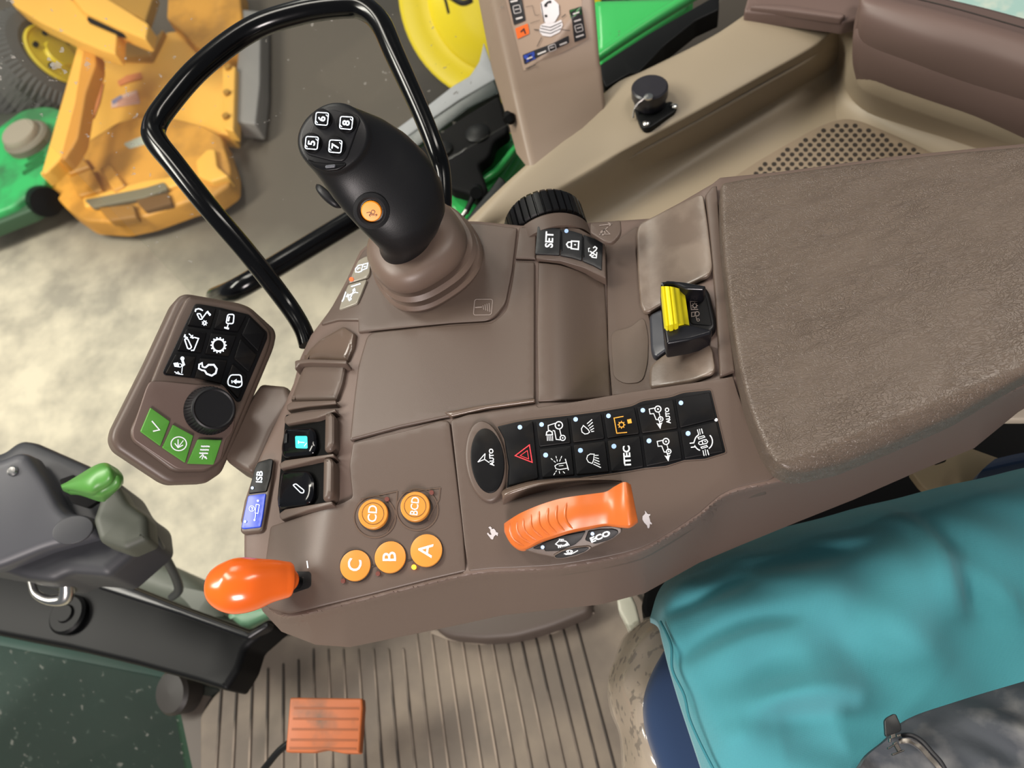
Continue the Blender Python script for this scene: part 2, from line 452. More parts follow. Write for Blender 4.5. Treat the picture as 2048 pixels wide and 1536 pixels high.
mb.slab(OUT, Curved(z_bd), BROWN2, th=.012, r=.003, step=11, samp=9, bottom=True, extra=ex)
mb.build('console_body', con, smooth=30)

def panel(name, outline, surf, m=BROWN, dz=0., th=.004, r=.0012, cr=6, step=14, parent=con, smooth_=38, extra=None):
    mb = MB(); mb.slab(outline, surf, m, th=th, r=r, dz=dz, step=step, cr=cr)
    if extra: extra(mb)
    return mb.build(name, parent, smooth_)

# deck round the joystick, with its engraved pictogram
def pict(mb):
    mb.draw(2, [('R', [(1158, 1300), (1262, 1300), (1254, 1390), (1150, 1392)], 5, 14),
                ('L', [(1160, 1348), (1200, 1345)], 8), ('L', [(1205, 1335), (1210, 1360)], 5), ('L', [(1217, 1330), (1222, 1365)], 5), ('L', [(1229, 1326), (1234, 1369)], 5), ('L', [(1241, 1322), (1246, 1373)], 5)], TOP, .0004, DIM)
panel('joystick_deck', [(792, 462), (880, 444), (960, 446), (1034, 455, 3), (1024, 540), (1011, 606, 10), (984, 640, 26), (900, 645), (734, 662), (716, 664, 3), (716, 640, 2), (676, 640), (640, 650), (655, 625), (697, 562), (722, 505), (755, 474)], TOP, extra=pict)
panel('console_lid', [(735, 665, 16), (850, 653), (984, 644), (1012, 622, 30), (1022, 570), (1029, 521, 2), (1069, 523, 3), (1069, 798, 2), (1000, 812), (900, 832), (800, 853), (699, 880, 3), (707, 800), (716, 730)], TOP, dz=.0006, r=.0016)
mb = MB(); mb.slab(K('H', [(40, 345), (400, 275), (1022, 195), (1022, 228), (500, 300), (110, 390)]), TOP, BROWNG, th=.006, r=.0012, dz=.0018, cr=3, step=20)
mb.build('lid_edge_ridge', con)
panel('trim_strip', [(1038, 455, 2), (1072, 452, 2), (1071, 517, 2), (1030, 516, 2)], TOP)
panel('console_cover', [(1076, 524, 3), (1120, 529), (1160, 541), (1209, 564, 2), (1214, 650), (1221, 793, 2), (1150, 799), (1076, 802, 2), (1074, 660)], VAL, m=BROWN)
# roller cover strip
panel('cover_strip', [(1214, 566, 2), (1211, 488, 2), (1224, 487), (1272, 452), (1282, 455), (1272, 500), (1280, 560), (1300, 640), (1318, 720), (1308, 780), (1224, 792, 2), (1216, 700)], VAL, dz=-.0004)
panel('cup_recess', K(6, [(772, 1030), (900, 1010), (985, 930), (1015, 1060), (1010, 1240), (975, 1360), (860, 1368), (790, 1325)]), VAL, dz=.0004, r=.0004, m=mat('dark_brown_rubber', '574a41', .5, .1, 800), cr=20)
# rubber pocket pad, rising to the armrest
def z_pad(px, py): return z_valley(px, py) + .001
PK = Curved(z_pad)
panel('pocket_liner', K(6, [(1338, 150), (1368, 162), (1395, 330), (1428, 620), (1405, 668), (1240, 742), (1110, 850), (1020, 905), (985, 905), (962, 860), (945, 640), (935, 400), (955, 340), (1010, 310)]), PK, BROWNR, dz=.003, r=.002, cr=14)
panel('pocket_rim', [(1410, 390, 3), (1424, 372, 4), (1434, 370), (1445, 520), (1470, 740), (1440, 752), (1431, 600), (1420, 480)], VAL, BROWN, dz=.003, r=.0015, cr=2)
panel('pocket_step', K(6, [(1020, 1250), (1130, 1165), (1290, 1115), (1390, 1095), (1425, 1140), (1448, 1290), (1300, 1345), (1020, 1395)]), VAL, BROWNR, dz=.004, r=.002, cr=14)
def pictc(mb):
    mb.draw(6, [('L', [(700, 355), (778, 345)], 5), ('L', [(755, 338), (778, 345), (762, 358)], 5), ('L', [(700, 415), (735, 378), (768, 410), (705, 412)], 5), ('C', (722, 402), 14, 5), ('L', [(722, 390), (755, 365)], 5)], TOP, .0008, DIM)
panel('corner_cap', K(6, [(640, 338), (836, 318, 4), (843, 400, 26), (790, 460, 20), (740, 462, 6), (640, 400)]), TOP, dz=.0004, extra=pictc, cr=4)

# SET key strip
def z_set(px, py): return z_top(px, py) + .0025 - .016 * smooth((px - 1085) / 150)
ST = Curved(z_set)
panel('key_frame', K(6, [(298, 344), (430, 348), (570, 372), (735, 462), (742, 692), (600, 622), (450, 578), (292, 566)]), ST, BROWN, dz=0, cr=3, th=.01)
def keypart(name, outline, surf, items, m=BLACKM, dz=.001, th=.002, r=.0005, cr=2, ink=WHITE, crop=5, led=None, parent=None, more=None, step=30):
    mb = MB(); mb.slab(outline, surf, m, th=th, r=r, dz=dz, cr=cr, step=step)
    if items: mb.draw(crop, items, surf, dz + .0003, ink)
    if led: mb.draw(crop, [('D', led[0], led[1])], surf, dz + .0003, LED)
    if more:
        for c, it, ik in more: mb.draw(c, it, surf, dz + .00035, ik)
    return mb.build(name, parent or con, 30)
kf = con
BLK2 = mat('dark_grey_key', '1a1b1d', .38)
sk = thing_part = None
keypart('key', K(6, [(304, 360), (380, 364), (452, 376), (445, 543), (380, 538), (288, 536)]), ST, [('T', 'SET', (382, 446), 50, 87, .95, .03)], m=BLK2, crop=6, step=7, dz=.0015)
keypart('key', K(6, [(456, 378), (530, 390), (592, 410), (588, 578), (530, 560), (450, 544)]), ST,
        [('O', [(522, 455), (568, 457), (565, 508), (520, 503)], 9), ('L', [(520, 460), (500, 462), (490, 476), (500, 494), (520, 496)], 9), ('L', [(538, 478), (550, 479)], 8)], m=BLK2, crop=6, step=7, dz=.0015, led=((489, 390), 13))
keypart('key', K(6, [(596, 412), (660, 435), (722, 468), (714, 638), (660, 608), (592, 580)]), ST,
        [('L', [(660, 500), (672, 490), (684, 500), (678, 512), (640, 545), (650, 552), (664, 546)], 8), ('L', [(640, 520), (678, 545)], 8), ('L', [(684, 525), (680, 562), (650, 558)], 7), ('L', [(632, 525), (630, 502), (640, 500)], 5)], m=BLK2, crop=6, step=7, dz=.0015)
for a, b in (((455, 392), (456, 515)), ((594, 428), (598, 556))):
    mb = MB(); mb.slab(K(6, [(a[0] - 6, a[1]), (a[0] + 6, a[1]), (b[0] + 7, b[1]), (b[0] - 7, b[1])]), ST, BLACK, th=.002, r=.0006, dz=.0022, cr=2); mb.build('key_divider', con)
# ribbed black thumb wheel on the far side
c0 = W(1098, 476, .668); mb = MB()
R0 = .036
mb.lathe([(R0 * .8, -.004), (R0, 0), (R0, .022), (R0 * .93, .026), (R0 * .6, .027)], c0, (-.06, 1, 0), BLACK, 340,
         lambda a, r, z: 1 - (.06 if r > R0 * .9 and (a * 34 / math.pi / 2 + .1) % 1 < .16 else 0))
tw = mb.build('thumb_wheel', con, 25)
mb = MB(); mb.lathe([(R0 * 1.02, -.02), (R0 * 1.02, -.006), (R0 * .95, -.003)], c0, (-.06, 1, 0), BROWN, 60); mb.build('wheel_collar', con)

# yellow switch in its black housing
sw = con
YB = Curved(lambda x, y: z_valley(x, y))
mb = MB()
mb.slab(K(6, [(1020, 925), (1100, 885), (1150, 960), (1180, 1080), (1130, 1150), (1070, 1195), (1045, 1185), (1030, 1140)]), YB, mat('slate_plastic', '2c2e35', .35), th=.01, r=.002, dz=.006, cr=8, step=20)
hz = Flat(1370, 640, .703)
mb.slab(K(6, [(1088, 735), (1130, 705), (1250, 716), (1375, 738), (1405, 775), (1445, 940), (1450, 1005), (1420, 1040), (1290, 1075), (1130, 1108), (1112, 1000)]), hz, BLACK, th=.02, r=.003, dz=0, cr=12, step=30)
mb.slab(K(6, [(1245, 770), (1380, 790), (1425, 1000), (1280, 985)]), hz, BLACKM, th=.002, r=.0008, dz=.0005, cr=8)
mb.draw(6, [('L', [(1328, 840), (1282, 842), (1288, 893), (1332, 892)], 5), ('C', (1310, 868), 12, 5), ('O', [(1290, 912), (1318, 908), (1310, 935), (1290, 938)], 5), ('C', (1325, 920), 14, 5), ('L', [(1318, 936), (1325, 962)], 5), ('C', (1332, 960), 8, 4)]
        + [('L', [(1310 + 14 * math.cos(t), 868 + 14 * math.sin(t)), (1310 + 20 * math.cos(t), 868 + 20 * math.sin(t))], 5) for t in [k * math.pi / 4 for k in range(8)]], hz, .0012, DIM)
mb.build('switch_housing', con)
for pts, z in ((K(6, [(1088, 738), (1125, 702), (1240, 712), (1385, 738), (1370, 765), (1250, 760), (1175, 728), (1110, 735)]), .72), (K(6, [(1110, 1005), (1195, 985), (1300, 990), (1425, 1020), (1415, 1045), (1280, 1085), (1130, 1112)]), .718)):
    mb = MB(); mb.slab(pts, Flat(1380, 640, z), mat('near_black_gloss', '101014', .25), th=.02, r=.002, cr=6); mb.build('housing_cheek', con)
mb = MB()
rows = []
yz = [(0, .722), (.25, .7265), (.55, .724), (.8, .716), (1, .710)]
def yrow(t, z):
    a = (1092 + t * (1245 - 1092), 745 - 12 * math.sin(t * 3) + t * 30); b = (1118 + t * (1276 - 1118), 1003 - 16 * math.sin(t * 3) + t * -8)
    return K(6, [(a[0] + (b[0] - a[0]) * s, a[1] + (b[1] - a[1]) * s, z) for s in (0, .03, .33, .66, .97, 1)])
rows = [yrow(t, z) for t, z in [(0, .712), (.02, .721), (.12, .725), (.16, .7238), (.2, .7262), (.34, .7265), (.38, .7245), (.42, .726), (.55, .7245), (.58, .721), (.78, .718), (.8, .7145), (1, .711)]]
mb.patch(rows, YELL, 3, 2, th=.01); mb.build('switch_rocker', con, 40)

# ---- switch panel: frame, black membrane and keys
mb = MB()
FR = K('H', [(115, 430), (300, 370), (1040, 268), (1060, 290)]) + [(1150, 803), (1258, 784), (1440, 757), (1466, 752, 3), (1476, 785), (1500, 850), (1530, 905), (1560, 945), ] + [(x, lerp(CREST, x) - 5) for x in range(1540, 940, -20)] + [(937, 1142), (929, 1090), (917, 980), (906, 880)]
def z_fr(x, y): return z_top(x, y) + .0004 + .0008 * (1 - smooth((y - lerp(CREST, x) + 40) / 34))
mb.slab(FR, Curved(z_fr), BROWN, th=.03, r=.0008, step=10, samp=8, cr=5)
mb.build('switch_frame', con)
MEM = K(5, [(375, 372), (500, 343), (622, 325), (850, 300), (1070, 272), (1270, 238, 20), (1330, 205, 20), (1530, 178, 20), (1600, 150, 20), (1790, 130, 4), (1838, 330), (1890, 545, 5), (1750, 588), (1610, 598), (1490, 636), (1350, 650), (1250, 668), (1100, 690), (900, 715), (650, 735), (440, 785), (450, 640), (420, 450)])
mb = MB(); mb.slab(MEM, TOP, BLACK, th=.004, r=.0004, dz=.002, cr=3, step=14)
mb.ribbon(rnd(MEM, 3), 2.2, TOP, .0019, BROWNG, True)
mb.draw(5, [('D', (1824, 329), 11)], TOP, .0026, WHITE)
mb.build('switch_membrane', con)
dT = [(622, 330), (850, 305), (1070, 277), (1290, 236), (1545, 182), (1790, 136)]
dM = [(648, 515), (872, 487), (1097, 458), (1327, 425), (1580, 390), (1832, 328)]
dB = [(668, 720), (895, 700), (1125, 680), (1355, 645), (1610, 594), (1884, 545)]
def inset(q, a, b=None):
    return offset(resample([p[:2] for p in q], 400), a) if False else offset([p[:2] for p in q], a)
def tractor(ox, oy, s=1.):
    f = lambda *p: [(ox + x * s, oy + y * s) for x, y in p]
    return [('C', f((0, 0))[0], 20 * s, 9 * s), ('D', f((0, 0))[0], 6 * s), ('L', f((-18, -8), (-58, 0), (-52, 32), (-28, 30), (-12, 70), (2, 70)), 7 * s),
            ('L', f((6, 20), (16, 58)), 6 * s), ('C', f((18, 66))[0], 15 * s, 8 * s), ('D', f((18, 66))[0], 5 * s), ('L', f((8, 78), (16, 104)), 8 * s), ('P', f((-10, 92), (2, 98), (30, 88), (22, 104), (16, 132)), 0)]
def gear(c, r, n, wd): return [('C', c, r, wd)] + [('L', [(c[0] + r * math.cos(t), c[1] + r * math.sin(t)), (c[0] + (r + wd * 1.1) * math.cos(t), c[1] + (r + wd * 1.1) * math.sin(t))], wd * .8) for t in [k * 2 * math.pi / n for k in range(n)]]
HT = K('H', [(0, 0)])
def h5(pts): # crop H -> crop 5
    return [((p[0] * .1856) / .3027, (20 + p[1] * .1856) / .3027) for p in pts]
lampA = [('O', h5([(1545, 490), (1524, 525), (1530, 560), (1560, 582), (1590, 578), (1612, 562), (1598, 535)]), 7)] + [('L', h5([a, b]), 7) for a, b in (((1585, 472), (1638, 425)), ((1598, 498), (1645, 455)), ((1610, 520), (1652, 490)), ((1620, 542), (1658, 520)), ((1630, 556), (1660, 552)))]
lampB = [('O', h5([(1590, 815), (1580, 850), (1600, 885), (1640, 900), (1655, 860), (1662, 800), (1620, 797)]), 7)] + [('L', h5([a, b]), 7) for a, b in (((1668, 812), (1708, 812)), ((1668, 835), (1712, 848)), ((1662, 858), (1718, 880)), ((1658, 882), (1725, 912)), ((1652, 905), (1734, 944)))]
trl = [('C', h5([(1281, 488)])[0], 24, 9), ('D', h5([(1281, 488)])[0], 6), ('L', h5([(1245, 465), (1165, 490), (1168, 545)]), 7), ('C', h5([(1322, 624)])[0], 17, 8), ('D', h5([(1322, 624)])[0], 5),
       ('L', h5([(1290, 535), (1305, 600)]), 7), ('L', h5([(1215, 545), (1235, 548), (1252, 640), (1295, 645)]), 7), ('O', h5([(1145, 592), (1150, 560), (1180, 545), (1208, 560), (1212, 590)]), 9)] + [('L', h5([(1155 + i * 19, 602), (1158 + i * 19, 655)]), 6) for i in range(4)]
bea = [('L', h5([(1350, 850), (1385, 972)]), 8), ('L', h5([(1365, 890), (1270, 905), (1238, 925), (1248, 955), (1290, 965), (1375, 950)]), 7), ('L', h5([(1280, 925), (1330, 920)]), 5)] + [('L', h5([a, b]), 6) for a, b in (((1195, 845), (1215, 862)), ((1225, 870), (1245, 888)), ((1250, 820), (1255, 845)), ((1260, 855), (1265, 878)), ((1312, 820), (1302, 845)), ((1298, 852), (1288, 878)), ((1225, 1025), (1240, 1000)), ((1245, 992), (1258, 975)), ((1290, 1008), (1284, 980)), ((1345, 1005), (1325, 985)))]
def g5(pts): return [((360 + p[0] * .1172) / .3027, (20 + p[1] * .1172) / .3027) for p in pts]
ring = [(1450 + 128 * math.cos(t), 1050 + 140 * math.sin(t)) for t in [math.radians(a) for a in range(-50, 62, 12)]]
ring2 = [(1400 + 135 * math.cos(t), 1060 + 145 * math.sin(t)) for t in [math.radians(a) for a in range(105, 160, 10)]]
ring3 = [(1405 + 135 * math.cos(t), 1060 + 140 * math.sin(t)) for t in [math.radians(a) for a in range(195, 246, 10)]]
dif = [('L', g5(ring), 9), ('L', g5([(1210, 1150), (1275, 1140)] + ring2[::-1]), 9), ('L', g5([(1190, 1080), (1260, 1072)] + ring3), 9),
       ('L', g5([(1320, 845), (1345, 935)]), 7), ('L', g5([(1355, 835), (1372, 930)]), 5), ('L', g5([(1390, 830), (1412, 915)]), 8), ('L', g5([(1415, 1200), (1436, 1295)]), 7), ('L', g5([(1452, 1180), (1470, 1290)]), 5), ('L', g5([(1490, 1190), (1515, 1280)]), 8),
       ('O', g5([(1330, 980), (1430, 950), (1448, 975), (1345, 1010)]), 6), ('O', g5([(1380, 1145), (1480, 1115), (1495, 1140), (1395, 1168)]), 6),
       ('O', g5([(1400, 1030), (1470, 1015), (1498, 1050), (1480, 1080), (1415, 1095)]), 7), ('L', g5([(1400, 1040), (1350, 1055), (1340, 1085), (1365, 1105), (1415, 1095)]), 7), ('L', g5([(1440, 1050), (1465, 1048)]), 7)]
pto = [('L', [(1212, 306), (1150, 318), (1168, 418), (1236, 412)], 8)] + gear((1199, 362), 16, 8, 9)
KEYS = [(dT[0], dT[1], dM[1], dM[0], ((671, 360), 15), trl, None), (dT[1], dT[2], dM[2], dM[1], ((896, 326), 15), lampA, None),
        (dT[2], dT[3], dM[3], dM[2], ((1113, 303), 15), None, [(5, pto, AMB), (5, [('P', [(1236, 328), (1262, 322), (1268, 350), (1242, 355)])], AMB)]),
        (dT[3], dT[4], dM[4], dM[3], ((1340, 266), 15), tractor(1440, 258) + [('T', 'AUTO', (1506, 300), 27, 97, 1.0, .03)], None),
        (dT[4], dT[5], dM[5], dM[4], ((1592, 217), 15), None, None),
        (dM[0], dM[1], dB[1], dB[0], ((698, 562), 16), bea, None), (dM[1], dM[2], dB[2], dB[1], ((928, 531), 16), lampB, None),
        (dM[2], dM[3], dB[3], dB[2], ((1149, 504), 16), [('T', 'iTEC', (1237, 566), 45, 94, 1.05, .035)], None),
        (dM[3], dM[4], dB[4], dB[3], ((1381, 468), 16), tractor(1493, 472), None), (dM[4], dM[5], dB[5], dB[4], ((1639, 419), 16), dif, None)]
for i, (a, b, c, d, led, it, more) in enumerate(KEYS):
    keypart('key', offset(K(5, [a, b, c, d]), 2.4), TOP, it, dz=.0034, th=.002, r=.0008, cr=3, led=led, more=more)
keypart('hazard_key', K(5, [(385, 380), (500, 352), (612, 335), (650, 715), (560, 738), (452, 768), (458, 640), (430, 470)]), TOP, None, dz=.0034, th=.002, r=.0008, cr=4,
        led=((528, 378), 15), more=[(5, [('O', [(497, 566), (591, 495), (609, 610)], 10), ('O', [(530, 566), (577, 532), (586, 588)], 6)], RED)])
oc = K(5, [(300, 600)])[0]
def ell(c, a, b, ang, n=40): return [(c[0] + a * math.cos(t) * math.cos(ang) - b * math.sin(t) * math.sin(ang), c[1] + a * math.cos(t) * math.sin(ang) + b * math.sin(t) * math.cos(ang)) for t in (2 * math.pi * k / n for k in range(n))]
mb = MB(); mb.slab(ell(oc, 82, 41, math.radians(83)), TOP, BROWN, th=.006, r=.0022, dz=.0045, step=14, samp=6); mb.build('bezel_ring', con)
oc = K(5, [(313, 598)])[0]
mb = MB(); mb.slab(ell(oc, 65, 33.5, math.radians(84)), TOP, BLACKM, th=.004, r=.0008, dz=.0052, step=14, samp=6)
mb.draw(5, [('L', [(250, 608), (298, 552)], 7), ('L', [(298, 552), (294, 590), (326, 612)], 7), ('L', [(250, 608), (290, 592)], 7), ('T', 'AUTO', (342, 576), 28, 94, 1.05, .03)], TOP, .0054, WHITE)
mb.build('oval_button', con)

# ---- rabbit / turtle prints
mb = MB()
def i5(p): return [((80 + q[0] * .1856) / .3027, (220 + q[1] * .1856) / .3027) for q in p]
mb.draw(5, [('P', i5([(90, 510), (110, 500), (128, 518), (122, 530), (150, 525), (168, 545), (172, 560), (195, 570), (190, 605), (170, 590), (150, 610), (140, 640), (120, 638), (100, 610), (75, 580), (85, 565), (105, 590), (125, 590), (110, 555), (112, 535)])),
            ], TOP, .0016, mat('grey_print', 'b5b0b2', .5))
mb.build('rabbit_print', con)
mb = MB()
mb.draw(5, [('P', i5([(1775, 330), (1790, 345), (1800, 362), (1820, 370), (1835, 365), (1832, 385), (1820, 390), (1832, 430), (1835, 450), (1852, 465), (1850, 480), (1830, 472), (1828, 500), (1820, 522), (1805, 515), (1800, 490), (1770, 460), (1750, 425), (1752, 390), (1775, 368), (1782, 355)]))], TOP, .0016, bpy.data.materials['grey_print'])
mb.build('turtle_print', con)
# guard fin above the orange speed wheel
mb = MB()
A = i5([(232, 160), (250, 100), (500, 20), (720, -10), (1000, -25), (1300, -25), (1520, 5)])
B = i5([(255, 290), (330, 250), (560, 170), (800, 110), (1050, 60), (1300, 35), (1530, 12)])
Bq = K(5, B); Aq = K(5, A)
rows = [[(p[0], p[1], z_top(*p) + .0015) for p in Aq]]
hz_ = [.002, .005, .007, .008, .008, .006, .003]
rows += [[(p[0] * .75 + q[0] * .25, p[1] * .75 + q[1] * .25 - 2, z_top(*p) + .002 + h) for p, q, h in zip(Aq, Bq, hz_)],
         [(p[0] * .5 + q[0] * .5, p[1] * .5 + q[1] * .5, z_top(*p) + .001 + h * 1.1) for p, q, h in zip(Aq, Bq, hz_)],
         [(q[0], q[1], z_top(*q) - .001) for q in Bq]]
mb.patch(rows, BROWNG, 6, 5, th=.004); mb.build('guard_fin', con, 60)

# ---- range button module (A B C, CD, BCD)
panel('button_surround', K(4, [(636, 590, 4), (900, 528), (1060, 478), (1100, 482, 10), (1130, 720), (1165, 1010), (1180, 1205, 3), (1000, 1246), (700, 1322), (330, 1410), (236, 1385), (190, 1340), (215, 1170), (240, 990), (430, 925), (590, 875), (635, 850), (620, 700)]), TOP, BROWN, dz=.0002, step=12)
def lat(name, c, rp, crop, m, h, letters, sz, surf=TOP, base=.0016, parent=con, ang=90, ink=WHITE, bold=.01, sx=1., ring=None, tilt=.55):
    sc = CR[crop][2]; p = K(crop, [c])[0]; o = surf(*p); r = rp * sc * mmpx(o)
    tilt = (V3((0, 0, 1)) * (1 - tilt) + (CAM - o).normalized() * tilt).normalized(); r *= 1.02
    mb = MB(); mb.lathe([(r, -.004), (r, base + h * .75), (r * .985, base + h * .93), (r * .94, base + h), (0.0001, base + h * 1.02)], o, tilt, m, 40)
    q = Flat(p[0], p[1], .7); q.n = tilt; q.p = o + tilt * (base + h * 1.02 + .0001); pc = q.p - CAM; pc = ROT.transposed() @ pc; p = (1024 - F * pc.x / pc.z, 768 + F * pc.y / pc.z)
    if ring: mb.ribbon([(p[0] + ring * sc * math.cos(t * math.pi / 16), p[1] + ring * sc * math.sin(t * math.pi / 16)) for t in range(32)], .8, q, .0001, SEAM, True)
    if letters: mb.text(letters, p, sz * sc, ang, q, .0001, ink, sx, bold)
    return mb.build(name, parent, 30)
for c, r in (((653, 1180), 80), ((820, 1140), 80), ((993, 1108), 80), ((742, 940), 78), ((944, 906), 78)):
    mb = MB(); o = K(4, [c])[0]; mb.disc(o, r * .4167, TOP, .0006, SEAM, 32); mb.build('button_gap', con)
mb = MB()
for c, r in (((742, 945), 100), ((946, 910), 100)):
    o = K(4, [c])[0]; mb.ribbon([(o[0] + r * .4167 * math.cos(t * math.pi / 16), o[1] + r * .4167 * math.sin(t * math.pi / 16)) for t in range(32)], 3, TOP, .0007, BROWNG, True)
mb.draw(4, [('L', [(672, 860), (850, 822), (842, 930), (800, 1020)], 6), ('L', [(872, 828), (1056, 806), (1050, 860), (1000, 960)], 6)], TOP, .0008, BROWNG)
mb.draw(4, [('L', [(726, 1185), (752, 1176)], 8), ('L', [(895, 1158), (925, 1148)], 6)], TOP, .0008, SEAM)
mb.build('button_recess', con)
lat('push_button', (653, 1180), 71, 4, ORBTN, .002, 'C', 66, ang=78)
lat('push_button', (820, 1140), 73, 4, ORBTN, .002, 'B', 66, ang=90)
lat('push_button', (993, 1108), 75, 4, ORBTN, .002, 'A', 70, ang=82)
lat('push_button', (741, 936), 69, 4, ORBTN, .005, 'CD', 44, ring=52, ang=86, sx=.95)
lat('push_button', (942, 900), 69, 4, ORBTN, .005, 'BCD', 38, ring=52, ang=84, sx=.85)
DLED = mat('unlit_lamp_lens', '6b3f38', .3)
for c, m in (((593, 1254), DLED), ((760, 1219), DLED), ((932, 1187), AMBL), ((803, 862), DLED), ((1017, 830), DLED)):
    lat('indicator_lamp', c, 11, 4, m, .0008, None, 0)

# gear lever slot and mark
mb = MB(); mb.slab(K('J', [(500, 1160), (520, 1142), (640, 1144), (655, 1165), (655, 1255), (640, 1275), (510, 1320), (490, 1250)]), TOP, mat('slot_black', '060606', .6), th=.003, r=.0002, dz=.0006, cr=3)
mb.draw('J', [('L', [(622, 1058), (630, 1116)], 12)], TOP, .0007, WHITE); mb.build('lever_slot', con)

# ---- ISB key bar
IS = Curved(lambda x, y: z_top(x, y) + .002)
mb = MB(); mb.slab(K('J', [(220, 250), (330, 225), (352, 245), (330, 420), (262, 800), (240, 825), (100, 838), (78, 815), (90, 750), (130, 560), (195, 290)]), IS, BROWN, th=.01, r=.002, cr=5, step=12); mb.build('key_bar', con)
mb = MB(); mb.slab(K('J', [(222, 262), (320, 230), (345, 240), (325, 380), (292, 498), (148, 515), (195, 320)]), IS, BLACKM, th=.002, r=.0006, dz=.0012, cr=3, step=6)
mb.draw('J', [('T', 'ISB', (240, 380), 50, 86, 1.1, .015)], IS, .0018, GLOWW); mb.draw('J', [('D', (180, 468), 12)], IS, .0018, LED); mb.build('key', con)
mb = MB(); mb.slab(K('J', [(145, 530), (288, 512), (262, 700), (245, 785), (105, 800), (90, 790), (118, 650)]), IS, BLUEK, th=.002, r=.0006, dz=.0012, cr=3, step=6)
mb.draw('J', [('R', [(212, 600), (238, 605), (226, 675), (203, 670)], 5, 3), ('L', [(208, 672), (200, 735)], 5), ('D', (226, 572), 9), ('D', (198, 728), 8), ('C', (177, 635), 22, 4), ('L', [(170, 625), (186, 630), (180, 648)], 5)], IS, .0018, GLOWW); mb.draw('J', [('D', (122, 740), 11)], IS, .0018, LED); mb.build('key', con)

# ---- paddle bank
mb = MB()
mb.slab(K(4, [(470, 90), (590, 20), (650, 60, 4), (640, 120), (608, 192, 3), (480, 182), (390, 195), (420, 140)]), TOP, BROWNG, th=.006, r=.004, dz=.0025, cr=8, step=12); mb.build('blank_cover', con)
mb = MB(); mb.slab(K(4, [(352, 330), (395, 215), (425, 208), (603, 208, 3), (585, 300), (556, 380, 3), (335, 384, 3)]), TOP, BROWN, th=.008, r=.0035, dz=.003, cr=6, step=12); mb.build('blank_cover', con)
DARK = mat('recess_black', '040404', .7, spec=.1)
mb = MB(); mb.slab(K(4, [(315, 455), (555, 425, 4), (552, 540), (545, 640), (540, 880), (290, 955), (275, 860), (300, 600)]), TOP, DARK, th=.003, r=.0004, dz=.0004, cr=4, step=16); mb.build('paddle_well', con)
def fin(name, pts, h, crop=4, m=BROWN):      # upright curved divider, pts = near edge, thickness px
    mb = MB(); q = K(crop, pts); S_ = Curved(lambda x, y: z_top(x, y) + h)
    mb.slab(q, S_, m, th=h + .006, r=.001, cr=3, step=10); return mb.build(name, con)
fin('paddle_divider', [(358, 195), (400, 185), (608, 192), (606, 210), (430, 205), (380, 210), (360, 240)], .010)
fin('paddle_divider', [(318, 408), (345, 390), (555, 384), (558, 402), (420, 415), (320, 432)], .006)
fin('paddle_divider', [(308, 465), (340, 448), (552, 424), (556, 436), (470, 470), (320, 500), (308, 490)], .008)
fin('paddle_divider', [(282, 690), (310, 672), (545, 640), (548, 655), (470, 668), (330, 705), (290, 715)], .008)
fin('paddle_divider', [(284, 928), (310, 908), (538, 868), (542, 885), (420, 915), (295, 960), (284, 945)], .006)
def paddle(quad, finq, draw):
    t = con; S_ = Curved(lambda x, y: z_top(x, y) + .007)
    mb = MB(); mb.slab(K(4, quad), S_, mat('gloss_black_paddle', '08080b', .15, spec=.35) if 'gloss_black_paddle' not in bpy.data.materials else bpy.data.materials['gloss_black_paddle'], th=.013, r=.004, cr=9, step=12)
    draw(mb, S_); mb.build('paddle_lever', con)
    S2 = Curved(lambda x, y: z_top(x, y) + .010)
    mb = MB(); mb.slab(K(4, finq), S2, BROWN, th=.015, r=.0035, cr=8, step=12); mb.build('paddle_tab', con)
def dr1(mb, S_):
    mb.slab(K(4, [(360, 556), (418, 556), (420, 616), (362, 614)]), S_, CYAN, th=.001, r=.0003, dz=.0004, cr=3)
    mb.draw(4, [('L', [(375, 586), (405, 588)], 4), ('L', [(376, 578), (376, 594)], 3), ('L', [(404, 606), (416, 590)], 3)], S_, .0006, GLOWW)
    mb.slab(K(4, [(306, 548), (322, 540), (320, 588), (304, 592)]), S_, BLACKR, th=.002, r=.0008, dz=.002, cr=2)
def dr2(mb, S_):
    mb.draw(4, [('R', [(350, 792), (364, 786), (404, 818), (400, 830), (388, 830)], 5, 5)], S_, .0004, GLOWW)
paddle([(305, 512), (440, 508), (458, 540), (462, 600), (440, 650), (295, 662), (286, 610)], [(500, 443), (530, 438), (546, 455), (546, 590), (528, 628), (496, 626)], dr1)
paddle([(290, 722), (420, 716), (448, 760), (448, 840), (420, 888), (272, 905), (268, 860)], [(492, 660), (528, 655), (542, 680), (540, 830), (524, 862), (488, 864)], dr2)

# ---- two keys left of the boot
KS = Curved(lambda x, y: z_top(x, y) + .0012)
LITB = mat('glossy_grey_key', '8a8578', .18)
mb = MB(); mb.slab(K('K', [(650, 345), (760, 285), (850, 270), (850, 540), (800, 640), (485, 735), (530, 620)]), KS, LITB, th=.003, r=.0006, dz=.001, cr=4, step=6)
mb.draw('K', [('O', [(735, 415), (815, 395), (800, 480), (705, 520)], 18), ('L', [(735, 420), (660, 430), (605, 490), (610, 545), (660, 548), (715, 530)], 18), ('L', [(690, 475), (650, 480), (640, 510)], 14), ('L', [(745, 455), (785, 450)], 20)], KS, .0016, GLOWW)
mb.draw('K', [('D', (535, 670), 36)], KS, .0018, REDL); mb.build('key', con)
mb = MB(); mb.slab(K('K', [(480, 760), (800, 665), (710, 900), (630, 1080), (320, 1190), (370, 1010)]), KS, LITB, th=.003, r=.0006, dz=.001, cr=4, step=6)
